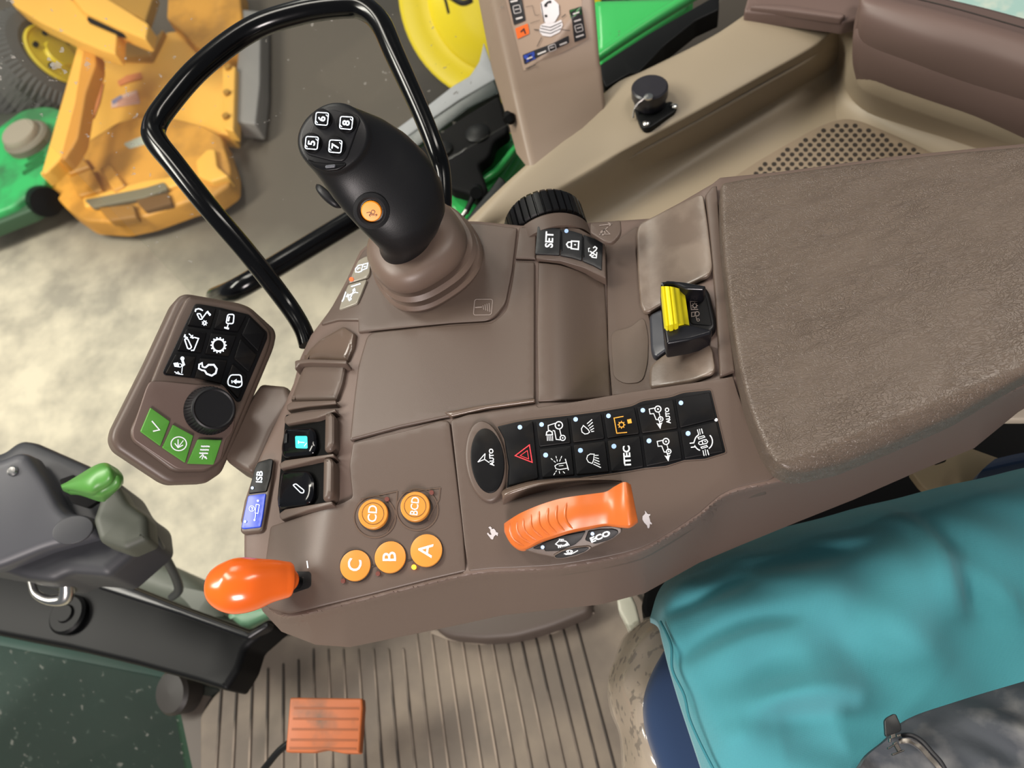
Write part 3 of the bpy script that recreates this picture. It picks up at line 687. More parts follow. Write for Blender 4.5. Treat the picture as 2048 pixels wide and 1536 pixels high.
mb.draw('K', [('L', [(440, 885), (400, 1010), (375, 1050)], 20), ('L', [(530, 795), (640, 760), (690, 745)], 20), ('L', [(450, 965), (600, 890)], 20), ('L', [(480, 920), (450, 965), (500, 975)], 16), ('L', [(590, 830), (500, 1030)], 18), ('L', [(555, 860), (590, 825), (600, 870)], 16), ('L', [(480, 990), (500, 1035), (540, 1000)], 16), ('L', [(600, 890), (650, 900)], 14)], KS, .0016, GLOWW); mb.build('key', con)

# ---- leather pad
def z_padt(px, py):
    e = (py - (905 - .40 * (px - 1600))) if px > 1560 else (py - 921)
    z = .7215 + .00002 * (px - 1440)
    z -= .030 * smooth(e / 130) if e > 0 else 0
    return z
PADS = Curved(z_padt)
mb = MB(); mb.slab([(1441, 364, 12), (1500, 353), (1700, 326), (1900, 303), (2048, 290), (2200, 270), (2590, 221), (2590, 478), (2200, 664), (2048, 752), (1922, 826), (1800, 880), (1688, 926), (1612, 943), (1580, 942, 12), (1552, 926), (1530, 893), (1508, 840), (1493, 795), (1476, 720), (1460, 620), (1448, 520), (1442, 440)], PADS, LEATH, th=.022, r=.0032, cr=8, step=12, samp=8)
mb.build('armrest_pad', con, 60)
# ================================================================ JOYSTICK
joy = thing('joystick', 'charcoal joystick with lit 5 6 7 8 buttons on a ridged brown rubber boot', 'joystick', tuple(W(850, 540, .70)))
def ring(c, z, a, ang, n, ratio=1., m=40, sq=2.0):
    """ellipse seen as half-width a px along image angle ang, lying in the plane through (c,z) with normal n"""
    n = V3(n).normalized(); p0 = W(c[0], c[1], z); v = (CAM - p0).normalized()
    k = abs(n.dot(v)) * ratio; a_ = math.radians(ang); u = (math.cos(a_), -math.sin(a_)); w_ = (-u[1], u[0]); out = []
    for i in range(m):
        t = 2 * math.pi * i / m; ct, st = math.cos(t), math.sin(t)
        ct = math.copysign(abs(ct) ** (2 / sq), ct); st = math.copysign(abs(st) ** (2 / sq), st)
        x = c[0] + a * ct * u[0] + a * k * st * w_[0]; y = c[1] + a * ct * u[1] + a * k * st * w_[1]
        out.append(WP(x, y, p0, n))
    return out
Zv = V3((0, 0, 1))
mb = MB(); R = []
for c, z, a, rt in (((856, 524), .696, 112, 1.0), ((855, 520), .703, 112, 1.0), ((853, 516), .7065, 107, 1.), ((848, 511), .707, 92, 1.), ((846, 508), .709, 92, 1.), ((847, 509), .7105, 104, 1.02), ((846, 506), .715, 108, 1.02), ((843, 501), .719, 103, 1.), ((838, 497), .7195, 86, 1.), ((836, 494), .7215, 86, 1.),
                    ((835, 497), .723, 97, 1.03), ((834, 494), .728, 101, 1.04), ((832, 488), .734, 99, 1.03), ((829, 481), .741, 92, 1.02), ((826, 475), .746, 80, 1.), ((825, 473), .747, 60, 1.)):
    R.append(ring(c, z, a, 33, Zv, rt * 1.04, 56, 2.5))
mb.rings(R, mat('brown_rubber_boot', '66564c', .45, .1, 900)); mb.build('rubber_boot', joy, 45, True)
b0 = W(815, 505, .735); t0 = W(672, 282, .835); ax0 = (W(790, 440, .77) - b0).normalized()
vt = (CAM - t0).normalized(); topn = (vt * .80 + ax0 * .45 + V3((-.12, .05, 0))).normalized()
prof = [((815, 497), .728, 57, 35, 0), ((812, 492), .738, 58, 35, 0), ((812, 478), .748, 57, 32, .05), ((815, 458), .758, 68, 30, .1), ((810, 430), .770, 84, 28, .15), ((795, 400), .782, 95, 28, .22), ((770, 365), .795, 100, 30, .32),
        ((742, 335), .808, 97, 32, .45), ((715, 310), .819, 89, 34, .62), ((690, 292), .829, 80, 36, .8), ((673, 281), .836, 75, 38, .95), ((668, 277), .8385, 73.5, 40, 1), ((667, 276), .8405, 70, 40, 1), ((667, 276), .8412, 64, 40, 1)]
R = []
for i, (c, z, a, ang, k) in enumerate(prof):
    n = (ax0 * (1 - k) + topn * k).normalized()
    R.append(ring(c, z, a, ang if k < .9 else ang, n, 1.0 if k < .5 else 1.0 + .0 * k, 56, 2.15))
mb = MB(); mb.rings(R, GRIP); grip = mb.build('grip', joy, 60, True)
tp = W(667, 276, .8414)
class Pl:
    def __init__(s, p, n): s.p = p; s.n = n
    def __call__(s, x, y, dz=0.): return WP(x, y, s.p + s.n * dz, s.n)
TPL = Pl(tp, topn)
mb = MB(); mb.slab(K(2, [(280, 205), (330, 196), (480, 232), (495, 260), (470, 330), (420, 470), (395, 500), (330, 498), (190, 462), (170, 440), (180, 380), (225, 260)]), TPL, BLACKR, th=.003, r=.0012, dz=.0012, cr=8); mb.build('top_plate', joy)
for t, c, q in (('6', (277, 258), 0), ('8', (418, 282), 0), ('5', (218, 398), 0), ('7', (355, 418), 0)):
    p = K(2, [c])[0]; o = TPL(p[0], p[1], .0012); r = 52 * .345 * mmpx(o)
    mb = MB(); mb.lathe([(r * 1.12, -.0005), (r * 1.1, .0012), (r, .0018), (r, .004), (r * .92, .005), (.0001, .0053)], o, topn, BLACK, 30)
    x, y = c[0] - 4, c[1] - 4
    mb.draw(2, [('R', [(x - 34, y - 38), (x + 38, y - 34), (x + 30, y + 38), (x - 40, y + 32)], 6, 12), ('L', [(x - 36, y + 12), (x - 26, y + 24)], 5), ('L', [(x + 32, y - 14), (x + 22, y - 24)], 5), ('T', t, (x, y), 42, 84, 1.1, .02)], TPL, .0068, GLOWW)
    mb.build('numbered_button', joy, 30)
mb = MB(); mb.slab(K(2, [(180, 480), (215, 500), (290, 512), (405, 508), (412, 520), (370, 548), (290, 556), (220, 530)]), TPL, BLACK, th=.002, r=.0008, dz=.001, cr=8)
mb.slab(K(2, [(292, 522), (350, 516), (348, 534), (290, 540)]), TPL, mat('grey_slide_tab', '54565c', .3), th=.001, r=.0005, dz=.002, cr=4); mb.build('tab', joy)
# orange thumb button in its oval recess
def on_grip(px, py, dz=0.):
    o = W(px, py, 1.1); d = (ray(px, py)).normalized(); hit, loc, nrm, _ = grip.ray_cast(grip.matrix_world.inverted() @ CAM, grip.matrix_world.to_3x3().inverted() @ d)
    return (grip.matrix_world @ loc, nrm) if hit else (W(px, py, .8), Zv)
oc_, on_ = on_grip(743, 422); on_ = (on_ * .5 + (CAM - oc_).normalized() * .5).normalized()
OP = Pl(oc_, on_); r = 20.5 * mmpx(oc_)
mb = MB(); mb.lathe([(r * 1.85, -.004), (r * 1.75, .0006), (r * 1.4, .0016), (r * 1.15, .0008), (r * 1.1, -.002)], oc_, on_, GRIP, 40); mb.build('button_collar', joy)
mb = MB(); mb.lathe([(r, -.002), (r, .0012), (r * .9, .0022), (.0001, .0024)], oc_, on_, ORLIT, 36)
mb.draw(2, [('C', (568, 795), 11, 4), ('L', [(530, 800), (550, 795), (557, 808)], 4), ('L', [(545, 812), (592, 812)], 3), ('L', [(552, 806), (545, 813), (553, 822)], 3), ('L', [(584, 806), (592, 812), (584, 820)], 3)], OP, .0028, BLACK); mb.build('thumb_button', joy)
# textured rocker on the left flank
mb = MB(); mb.tubepx([(634, 370, .772, 2), (640, 378, .775, 8), (656, 394, .772, 10), (672, 408, .768, 8), (682, 414, .764, 3)], BLACKR, 12); mb.build('side_rocker', joy)

# ================================================================ KEYPAD POD
kn0 = V3((.42, .007, 1)).normalized(); nk = ROT @ (kn0 + V3((.28, .16, 0)))
pad = thing('keypad_pod', 'brown tilted keypad pod with nine black keys, three green keys and a ribbed knob', 'keypad', tuple(W(400, 780, .66)))
KP = Flat(400, 780, .700, nk)
o3 = [(600, 88), (640, 90), (985, 152), (1060, 182), (1228, 335), (1242, 385), (1225, 470), (900, 1250), (858, 1345), (745, 1420), (500, 1428), (440, 1405), (110, 1185), (78, 1115), (90, 1040), (330, 560), (520, 150), (560, 105)]
i3 = [(628, 112), (660, 116), (985, 172), (1050, 200), (1190, 345), (1196, 420), (1165, 520), (860, 1255), (745, 1335), (540, 1338), (500, 1325), (225, 1120), (212, 1050), (300, 850), (540, 250), (600, 130)]
mb = MB(); mb.slab(K(3, o3), KP, BROWN, th=.022, r=.006, dz=-.004, cr=10, step=30, bottom=True)
mb.slab(K(3, i3), KP, BROWN, th=.01, r=.003, dz=-.0005, cr=10, step=30); mb.build('housing', pad, 40)
mb = MB(); mb.slab(K(3, [(350, 705), (440, 705), (700, 730), (870, 740), (960, 860), (930, 1060), (880, 1110), (845, 1260), (745, 1322), (545, 1325), (232, 1115), (225, 1050), (325, 750)]), KP, mat('dark_brown_face', '63524b', .42, .1, 1500), th=.002, r=.0012, dz=.0004, cr=12, step=30); mb.build('lower_face', pad)
mb = MB(); mb.slab(K(3, [(662, 168), (700, 168), (840, 192), (1040, 240), (1168, 365), (1168, 410), (985, 845), (958, 852), (860, 730), (700, 690), (450, 662), (440, 640)]), KP, BLACK, th=.003, r=.0005, dz=.0004, cr=4); mb.build('key_bed', pad)
def kk(q, it, ins=2.2, m=BLACKM, more=None, ink=GLOWW, name='key'):
    return keypart(name, offset(K(3, q), ins), KP, it, m=m, dz=.0024, th=.002, r=.0009, cr=2.5, crop=3, parent=pad, ink=ink, more=more)
k1 = [('L', [(665, 222), (668, 205), (690, 200), (715, 212)], 10), ('L', [(700, 200), (718, 215)], 8), ('R', [(676, 235), (700, 235), (716, 272), (696, 275)], 9, 8), ('L', [(712, 270), (745, 225), (772, 240)], 9), ('L', [(748, 218), (770, 248)], 14)] + gear((730, 300), 10, 7, 9)
k2 = [('R', [(892, 240), (936, 240), (930, 305), (880, 303)], 9, 14), ('L', [(903, 255), (895, 288)], 12), ('L', [(895, 305), (888, 335)], 8), ('L', [(868, 332), (900, 340)], 14)]
k4 = [('R', [(590, 412), (612, 410), (640, 470), (625, 482), (612, 478)], 10, 8), ('L', [(595, 380), (590, 395), (612, 405)], 12), ('L', [(620, 375), (655, 405)], 8), ('L', [(650, 385), (632, 400), (652, 408)], 7), ('L', [(655, 400), (688, 408), (655, 490), (635, 492)], 9)]
k5 = gear((828, 455), 42, 14, 13)
k7 = [('D', (575, 548), 14), ('L', [(575, 560), (585, 590), (570, 600)], 18), ('C', (558, 596), 12, 5), ('P', [(512, 580), (545, 575), (555, 610), (520, 605)]), ('L', [(575, 605), (570, 650)], 6), ('L', [(520, 640), (545, 655), (580, 660)], 7), ('L', [(530, 655), (545, 640), (560, 660)], 5)]
k8 = [('L', [(735, 612), (758, 592), (795, 592), (815, 620), (808, 650), (780, 668), (745, 655), (730, 632)], 14), ('L', [(735, 612), (715, 605), (712, 580), (692, 590), (690, 618), (712, 630), (730, 632)], 12)]
k9 = [('R', [(912, 662), (985, 662), (992, 735), (965, 752), (895, 735), (892, 700)], 9, 18), ('P', [(925, 708), (955, 690), (952, 702), (985, 705), (980, 718), (950, 718), (952, 728)]), ('L', [(920, 700), (922, 720)], 8)]
kk([(662, 172), (824, 192), (778, 345), (602, 320)], k1); kk([(830, 195), (1034, 242), (970, 368), (785, 345)], k2); kk([(1042, 246), (1164, 368), (1108, 512), (982, 382)], None)
kk([(600, 330), (757, 360), (714, 515), (532, 495)], k4); kk([(770, 360), (965, 383), (908, 540), (724, 520)], k5); kk([(978, 395), (1104, 520), (1044, 655), (928, 548)], None)
kk([(525, 508), (682, 530), (640, 682), (447, 655)], k7); kk([(692, 535), (900, 555), (850, 732), (652, 688)], k8); kk([(922, 572), (1036, 668), (968, 842), (866, 728)], k9)
kk([(352, 884), (494, 985), (425, 1165), (278, 1058)], [('L', [(362, 984), (415, 1046), (370, 1056)], 11)], 1.0, GREENK, name='green_key', ink=WHITE)
kk([(508, 1003), (658, 1085), (598, 1282), (430, 1170)], [('C', (550, 1143), 54, 9, 48), ('L', [(550, 1110), (555, 1172), (590, 1145)], 0.1), ('L', [(545, 1112), (545, 1165)], 9), ('L', [(522, 1140), (545, 1170), (580, 1152)], 9), ('L', [(545, 1168), (582, 1120)], 7)], 1.0, GREENK, name='green_key', ink=WHITE)
kk([(680, 1108), (858, 1112), (798, 1292), (604, 1285)], [('L', [(705 + 18 * j - 6 * i, 1160 + 24 * i), (730 + 18 * j - 6 * i, 1163 + 24 * i)], 12) for i in range(3) for j in range(0, 3, 1)] + [('L', [(712, 1252), (722, 1222)], 8), ('L', [(695, 1240), (718, 1218), (735, 1245)], 8), ('L', [(735, 1230), (745, 1250)], 10)], 1.0, GREENK, name='green_key', ink=WHITE)
ko = KP(*K(3, [(765, 912)])[0], .0005); r = 168 * .2865 * mmpx(ko); ra = 143 / 168 * r
mb = MB(); mb.lathe([(r * 1.02, 0), (r * 1.02, .002), (r * .97, .004), (ra * 1.03, .0135), (ra, .0145), (ra * .93, .0152), (ra * .86, .0145), (.0001, .0143)], ko, KP.n, BLACKR, 192,
                   lambda a, rr, z: 1 - (.045 if .001 < z < .0125 and (a * 44 / math.pi / 2) % 1 < .4 else 0)); mb.build('rotary_knob', pad, 30)
# stalk from pod to console
mb = MB(); mb.tube([W(440, 830, .672), W(500, 845, .662), W(560, 860, .658), W(640, 880, .66)], [.03, .028, .026, .026], BROWN, 20); 
mb = MB()
mb.slab([(520, 765), (572, 770), (586, 800), (545, 860), (515, 930), (500, 945), (455, 925), (440, 905), (480, 820)], Flat(540, 850, .662), BROWN, th=.03, r=.005, cr=8, step=30); mb.build('mounting_arm', pad)

# ================================================================ GEAR LEVER (orange knob)
gl = thing('lever_knob', 'glossy orange ball-ended lever knob at the front corner of the armrest console', 'lever', tuple(W(600, 1165, .655)))
mb = MB(); mb.tubepx([(417, 1172, .704, 2), (419, 1172, .704, 14), (425, 1172, .704, 29), (438, 1172, .704, 43), (458, 1172, .703, 52), (478, 1171, .702, 55), (505, 1168, .70, 52), (540, 1162, .695, 43), (568, 1160, .69, 37), (580, 1160, .688, 34), (585, 1160, .687, 27), (586, 1160, .687, 10)], ORANGE, 40, 4); mb.build('knob', gl, 80)
mb = MB(); mb.tubepx([(575, 1162, .684, 13), (600, 1166, .668, 12), (612, 1168, .655, 12)], BLACK, 12, 3); mb.build('shaft', gl)

# ================================================================ ORANGE SPEED WHEEL
sp = thing('speed_lever', 'orange ribbed speed control lever between rabbit and turtle prints', 'lever', tuple(W(1130, 1060, .69)))
rowsB = K('I', [(258, 470), (330, 420), (450, 350), (640, 270), (850, 205), (1050, 170), (1240, 145), (1360, 125), (1450, 70), (1530, 28), (1580, 25), (1625, 50)])
rowsF = K('I', [(262, 560), (330, 680), (460, 745), (640, 655), (800, 600), (980, 545), (1180, 505), (1330, 478), (1420, 478), (1530, 490), (1620, 488), (1700, 430)])
hz2 = [.0, .008, .016, .023, .027, .029, .028, .028, .031, .036, .036, .032]
hz3 = [.0, .003, .006, .013, .018, .021, .021, .021, .022, .026, .028, .026]
def zb(p): return z_top(p[0], min(p[1], lerp(CREST, p[0]) - 16))
g = []
for s in (0, .12, .35, .6, .85, 1):
    g.append([(a[0] + (b[0] - a[0]) * s, a[1] + (b[1] - a[1]) * s, .690 + h1 + (h2 - h1) * s + (.0025 * math.sin(math.pi * s))) for a, b, h1, h2 in zip(rowsB, rowsF, hz2, hz3)])
mb = MB(); mb.patch(g, ORANGE2, 6, 4, th=.005); mb.build('wheel_grip', sp, 60)
tops = K('I', [(325, 470), (400, 450), (470, 415), (552, 370), (640, 335), (738, 300), (835, 270), (935, 245)])
bots = K('I', [(430, 725), (475, 700), (540, 675), (605, 645), (672, 612), (745, 590), (820, 565), (905, 545)])
bots[7] = K('I', [(1000, 525)])[0]; bots[6] = K('I', [(912, 545)])[0]; bots[5] = K('I', [(825, 565)])[0]; bots[4] = K('I', [(745, 590)])[0]; bots[3] = K('I', [(672, 615)])[0]; bots[2] = K('I', [(605, 645)])[0]; bots[1] = K('I', [(540, 675)])[0]; bots[0] = K('I', [(470, 705)])[0]
bpy.context.view_layer.update()
wg = [o for o in sp.children if o.name.startswith('wheel_grip')][0]
def cast(ob, px, py):
    inv = ob.matrix_world.inverted(); hit, loc, n, _ = ob.ray_cast(inv @ CAM, inv.to_3x3() @ ray(px, py).normalized())
    return ob.matrix_world @ loc if hit else None
for a, b in zip(tops, bots):
    pts = []
    for s in (0, .1, .25, .45, .65, .85, 1):
        x = a[0] + (b[0] - a[0]) * s - 9 * math.sin(math.pi * s); y = a[1] + (b[1] - a[1]) * s + 5 * math.sin(math.pi * s)
        h = cast(wg, x, y)
        if h: pts.append(h)
    if len(pts) > 3:
        mb = MB(); mb.tube(pts, [.0003] + [.0009] * (len(pts) - 2) + [.0003], ORANGE2, 8); mb.build('grip_rib', sp)
FACE = Through((K('I', [(470, 760)])[0][0], K('I', [(470, 760)])[0][1], .694), (K('I', [(1500, 500)])[0][0], K('I', [(1500, 500)])[0][1], .7075), (K('I', [(1000, 840)])[0][0], K('I', [(1000, 840)])[0][1], .6915))
mb = MB(); mb.slab(K('I', [(470, 755), (640, 675), (800, 620), (980, 566), (1180, 520), (1330, 495), (1450, 492), (1530, 515), (1530, 570), (1440, 640), (1300, 700), (1180, 750), (1000, 810), (870, 845), (790, 838), (600, 800)]), FACE, BROWN, th=.012, r=.001, cr=6); mb.build('face_plate', sp)
mb = MB(); mb.slab(K('I', [(565, 738), (700, 672), (900, 600), (1140, 552), (1090, 640), (1020, 700), (850, 765), (700, 770), (690, 745), (620, 750)]), FACE, BLACKM, th=.001, r=.0004, dz=.0007, cr=3)
mb.draw('I', [('O', [(850, 655), (880, 658), (900, 655), (925, 660), (945, 680), (905, 705), (840, 705), (815, 690)], 10), ('L', [(850, 640), (905, 640)], 9), ('L', [(878, 640), (878, 655)], 7), ('T', 'n/min', (900, 706), 30, 14, 1.35, .03), ], FACE, .0009, WHITE)
mb.draw('I', [('D', (675, 724), 20)], FACE, .0009, LED); mb.build('key', sp)
mb = MB(); mb.slab(K('I', [(1165, 552), (1300, 530), (1430, 528), (1485, 545), (1490, 575), (1440, 620), (1370, 655), (1240, 690), (1130, 650)]), FACE, BLACKM, th=.001, r=.0004, dz=.0007, cr=3)
mb.draw('I', [('T', 'ECO', (1295, 612), 54, 22, 1.5, .045)], FACE, .0009, WHITE); mb.draw('I', [('D', (1212, 580), 20)], FACE, .0009, LED); mb.build('key', sp)
mb = MB(); mb.slab(K('I', [(785, 815), (880, 760), (1020, 725), (1170, 712), (1205, 728), (1160, 770), (1040, 820), (900, 850), (810, 848)]), FACE, BROWN, th=.001, r=.0004, dz=.001, cr=5)
mb.slab(K('I', [(800, 820), (890, 770), (1030, 735), (1150, 722), (1180, 735), (1130, 775), (1030, 810), (900, 840), (820, 842)]), FACE, BLACKM, th=.001, r=.0004, dz=.0014, cr=5)
mb.draw('I', [('L', [(905, 795), (1000, 790), (1055, 760)], 9), ('C', (965, 770), 34, 6, 14), ('L', [(920, 803), (990, 798)], 7), ('D', (950, 768), 7), ('D', (980, 768), 7)], FACE, .0016, WHITE); mb.build('key', sp)

# ================================================================ RAILS
gr = MB(); gr.tubepx([(616, 690, .655, 18), (604, 655, .66, 18), (570, 602, .67, 19), (500, 512, .70, 20), (420, 418, .73, 21), (350, 330, .75, 22), (313, 283, .758, 23), (308, 255, .76, 23), (330, 215, .762, 23), (400, 135, .765, 23), (500, 60, .77, 23), (600, 25, .772, 23), (690, 12, .772, 23), (730, 18, .77, 23), (762, 48, .765, 22), (790, 110, .755, 21), (840, 220, .735, 19), (872, 300, .72, 18), (884, 340, .71, 17), (888, 400, .70, 16), (884, 450, .69, 16)], mat('black_gloss_rail', '060607', .16, spec=.3), 22, 8)
tag(gr.build('grab_rail', None, 80), 'bent black tubular grab rail looping around the joystick', 'grab rail')
mb = MB(); mb.tubepx([(425, 590, .30, 10), (430, 592, .31, 17), (445, 590, .33, 21), (480, 575, .36, 22), (560, 528, .36, 22), (660, 468, .36, 22), (740, 420, .36, 22), (800, 384, .36, 21), (815, 375, .36, 14)], bpy.data.materials['black_gloss_rail'], 20, 6)
tag(mb.build('window_rail', None, 80), 'straight black tube rail crossing behind the joystick toward the keypad pod', 'rail')
# ================================================================ CAB INTERIOR
BEIGE = mat('beige_trim_plastic', '9b8c77', .5, .1, 900)
BEIGEP = mat('pinkish_beige_plastic', '8f7b6b', .45, .1, 1200)
BEIGEM = mat('speckled_beige', '8d7c69', .55, .3, 400)
UPH = mat('brown_upholstery', '6a5650', .5, .15, 700)
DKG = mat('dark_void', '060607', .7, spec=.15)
BLKM = mat('black_metal', '0c0d0e', .45, spec=.25)
GREEN = mat('green_paint', '3cb85e', .25, coat=.4)
YEL = mat('yellow_rim_paint', 'e6cf1c', .35)
def part(name, outline, surf, m, parent=None, th=.004, r=.001, dz=0., cr=4, step=None, sm=40, samp=None):
    mb = MB(); mb.slab(outline, surf, m, th=th, r=r, dz=dz, cr=cr, step=step, samp=samp); return mb.build(name, parent, sm)

def solo(name, label, cat_, outline, surf, m, th=.01, r=.002, cr=4, crop=0, kind=None, step=None):
    o = part(name, K(crop, outline), surf, m, None, th, r, 0, cr, step); tag(o, label, cat_, kind=kind); return o
# ribbed floor mat
MATC = mat('dusty_rubber_mat', '5f564c', .7, .4, 120, stain='776c5e', sscale=9, skind=(.42, .66), det=6)
RIBC = mat('dark_mat_rib', '332c25', .7, stain='85786a', sscale=3.5, skind=(.5, .62))
fm = thing('floor_mat', 'brown ribbed rubber floor mat under the orange pedal', 'floor mat', tuple(W(850, 1400, -.004)))
fz = Flat(850, 1400, .0)
part('mat_sheet', K('C', [(0, 560), (60, 470), (200, 350), (240, 300), (360, 210), (700, 120), (1200, 80), (1900, -40), (2100, 200), (2100, 1000), (0, 1000)]), fz, MATC, fm, th=.01, r=.004, cr=10, step=40)
mb = MB()
for j in range(-4, 21):
    xt, xb = 370 + 66.5 * j, 365 + 74 * j
    yt = 262 if j > 1 else 330 - 20 * j
    if j > 8: yt = 150
    xa = xt + (xb - xt) * (yt - 240) / 550
    xe = xt + (xb - xt) * (1000 - 240) / 550
    if j < -1: xa, yt = xa + 0, 430 - (j + 4) * 30
    mb.slab(K('C', [(xa - 5, yt), (xa + 5, yt), (xe + 6, 1000), (xe - 6, 1000)]), fz, RIBC, th=.002, r=.0012, dz=.0025, samp=300)
o = mb.build('mat_ribs', fm, 40)
part('raised_rim', K('C', [(1040, 170), (1110, 200), (1250, 222), (1400, 210), (1560, 170), (1740, 90), (1760, 100), (1580, 190), (1420, 228), (1250, 242), (1100, 222), (1020, 190)]), fz, mat('dusty_rim', '84796b', .7), fm, th=.004, r=.002, dz=.004, cr=6)
# pedestal below the console
ped = thing('console_pedestal', 'dark brown rounded pedestal on the floor under the armrest console', 'pedestal', tuple(W(1080, 1240, .0)))
part('pedestal_body', K('C', [(1040, 60), (1050, 185), (1110, 208), (1250, 222), (1400, 212), (1560, 168), (1740, 96), (1745, 20), (1300, -60)]), Flat(1080, 1240, .045), mat('dark_brown_base', '4b413a', .55), ped, th=.044, r=.01, cr=20)
# orange pedal
PEDO = mat('orange_rubber_pedal', 'a95a2c', .5, stain='6d4a33', sscale=22, skind=(.5, .72))
pd = thing('foot_pedal', 'worn orange ribbed foot pedal above the floor mat', 'pedal', tuple(W(650, 1450, .11)))
pz = Flat(650, 1450, .13, (.05, .02, 1))
part('pedal_pad', K('C', [(400, 478), (722, 482), (725, 520), (710, 728), (640, 728), (560, 712), (500, 724), (380, 722)]), pz, PEDO, pd, th=.014, r=.003, cr=4)
mb = MB()
for i, y in enumerate((520, 568, 615, 662, 700)):
    a = 418 - i * 5; b = 708 - i * 3
    mb.slab(K('C', [(a, y), (b, y + 3), (b, y + 12), (a, y + 10)]), pz, mat('pedal_groove', '8a4a22', .6) if i == 0 else bpy.data.materials['pedal_groove'], th=.001, r=.0003, dz=.0006, samp=300)
mb.build('tread_groove', pd)
mb = MB(); mb.tubepx([(590, 1480, .12, 8), (560, 1500, .11, 7), (528, 1538, .09, 7), (480, 1600, .05, 8)], BLKM, 12); mb.build('pedal_arm', pd)

# beige moulded side trim
tr = MB()
rows = [[(925, 452, .395), (1010, 368, .41), (1120, 270, .42), (1225, 172, .43), (1290, 140, .435), (1420, 75, .44), (1500, 22, .44), (1600, -50, .44)],
        [(940, 460, .40), (1022, 374, .415), (1130, 280, .425), (1235, 182, .435), (1300, 150, .44), (1430, 85, .445), (1512, 32, .445), (1612, -40, .445)],
        [(985, 452, .39), (1065, 398, .405), (1180, 322, .41), (1270, 275, .42), (1380, 215, .425), (1520, 140, .43), (1620, 80, .43), (1700, 15, .43)],
        [(995, 465, .38), (1085, 412, .39), (1200, 340, .40), (1290, 290, .405), (1398, 232, .41), (1535, 155, .415), (1636, 98, .415), (1716, 35, .415)],
        [(1010, 500, .335), (1120, 455, .335), (1240, 388, .34), (1350, 325, .34), (1450, 262, .345), (1570, 190, .35), (1664, 140, .35), (1745, 110, .36)],
        [(1030, 540, .32), (1160, 480, .32), (1280, 415, .325), (1390, 350, .33), (1500, 282, .335), (1600, 228, .34), (1690, 200, .34), (1800, 215, .345)],
        [(1050, 600, .32), (1200, 540, .32), (1330, 470, .325), (1450, 400, .33), (1560, 330, .33), (1680, 270, .335), (1780, 262, .335), (1960, 340, .335)],
        [(1100, 760, .32), (1300, 680, .32), (1450, 600, .325), (1600, 520, .33), (1750, 440, .33), (1880, 400, .33), (2000, 420, .33), (2250, 520, .33)]]
tr.patch(rows, BEIGE, 5, 5, th=.02); o = tr.build('wall_right', None, 60); o['kind'] = 'structure'
tag(o, 'beige moulded side trim with stepped ledge beyond the armrest console', 'cab trim')
# rear beige ledge in front of the upholstered rest
tr = MB()
tr.patch([[(1660, 25, .44), (1690, 45, .44), (1712, 60, .44), (1716, 110, .44), (1730, 150, .44), (1800, 180, .44), (1900, 215, .44), (2250, 330, .44)],
          [(1655, 60, .40), (1680, 90, .39), (1690, 130, .38), (1700, 165, .37), (1740, 200, .37), (1830, 235, .37), (1950, 275, .37), (2250, 380, .37)],
          [(1640, 120, .35), (1665, 150, .345), (1680, 185, .345), (1720, 225, .345), (1790, 260, .345), (1880, 300, .345), (2000, 350, .345), (2250, 450, .345)],
          [(1600, 230, .335), (1640, 250, .335), (1680, 270, .335), (1740, 300, .335), (1820, 330, .335), (1920, 380, .335), (2050, 430, .335), (2250, 530, .335)]], BEIGE, 5, 5, th=.02, ext=1.2)
o = tr.build('trim_1', None, 60); o['kind'] = 'structure'; tag(o, 'beige rear ledge below the brown upholstered side rest', 'cab trim')
# perforated grille
gz = Flat(1650, 300, .345)
G = K('A', [(200, 1130), (420, 985), (600, 880), (760, 790), (870, 742), (960, 725), (1050, 742), (1200, 805), (1330, 862), (1460, 925), (1700, 1040), (1500, 1200), (400, 1300)])
sg = thing('speaker_grille', 'beige perforated speaker grille in the side trim beyond the armrest pad', 'speaker grille', tuple(W(1650, 300, .33)))
mb = MB(); mb.slab(G, gz, BEIGEM, th=.006, r=.001, cr=14, samp=40)
HO = mat('grille_hole', '2e2620', .8); gp = offset(G, 9); k = 0
y = 232
while y < 400:
    x = 1440 + (k % 2) * 9 - .28 * 0
    while x < 1960:
        if inside((x, y), gp): mb.disc((x, y), 5.2, gz, .0006, HO, 7, ry=4.4)
        x += 18
    y += 9.6; k += 1
mb.build('grille_panel', sg)
# brown upholstered side rest
mb = MB()
mb.patch([[(1735, -60, .51), (1750, -55, .51), (1850, -14, .51), (2000, 24, .51), (2250, 95, .51)],
          [(1722, -10, .53), (1740, -8, .533), (1850, 18, .535), (2000, 58, .535), (2250, 130, .535)],
          [(1717, 22, .52), (1736, 22, .528), (1845, 55, .53), (2000, 100, .53), (2250, 185, .53)],
          [(1715, 55, .50), (1733, 60, .508), (1843, 98, .51), (2000, 145, .51), (2250, 235, .51)],
          [(1716, 90, .475), (1738, 102, .48), (1846, 142, .48), (2000, 192, .48), (2250, 282, .48)],
          [(1724, 128, .445), (1756, 145, .447), (1858, 180, .447), (2000, 228, .447), (2250, 320, .447)]], UPH, 6, 5, th=.03, ext=1.5)
sr = thing('side_rest', 'brown upholstered padded side rest at the upper right corner', 'side rest', tuple(W(1850, 120, .42)))
mb.build('cushion', sr, 70)
mb = MB(); mb.tubepx([(1790, -12, .539, 1.5), (1900, 14, .539, 1.5), (2048, 56, .539, 1.5), (2200, 100, .539, 1.5)], SEAM, 8); mb.build('seam', sr)
mt = MB(); mt.slab(K('A', [(360, -40), (330, 68), (600, 85), (880, 120), (940, 130), (1035, 112), (1060, 0), (1000, -60)]), Flat(1600, 20, .46), UPH, th=.02, r=.004, cr=6)
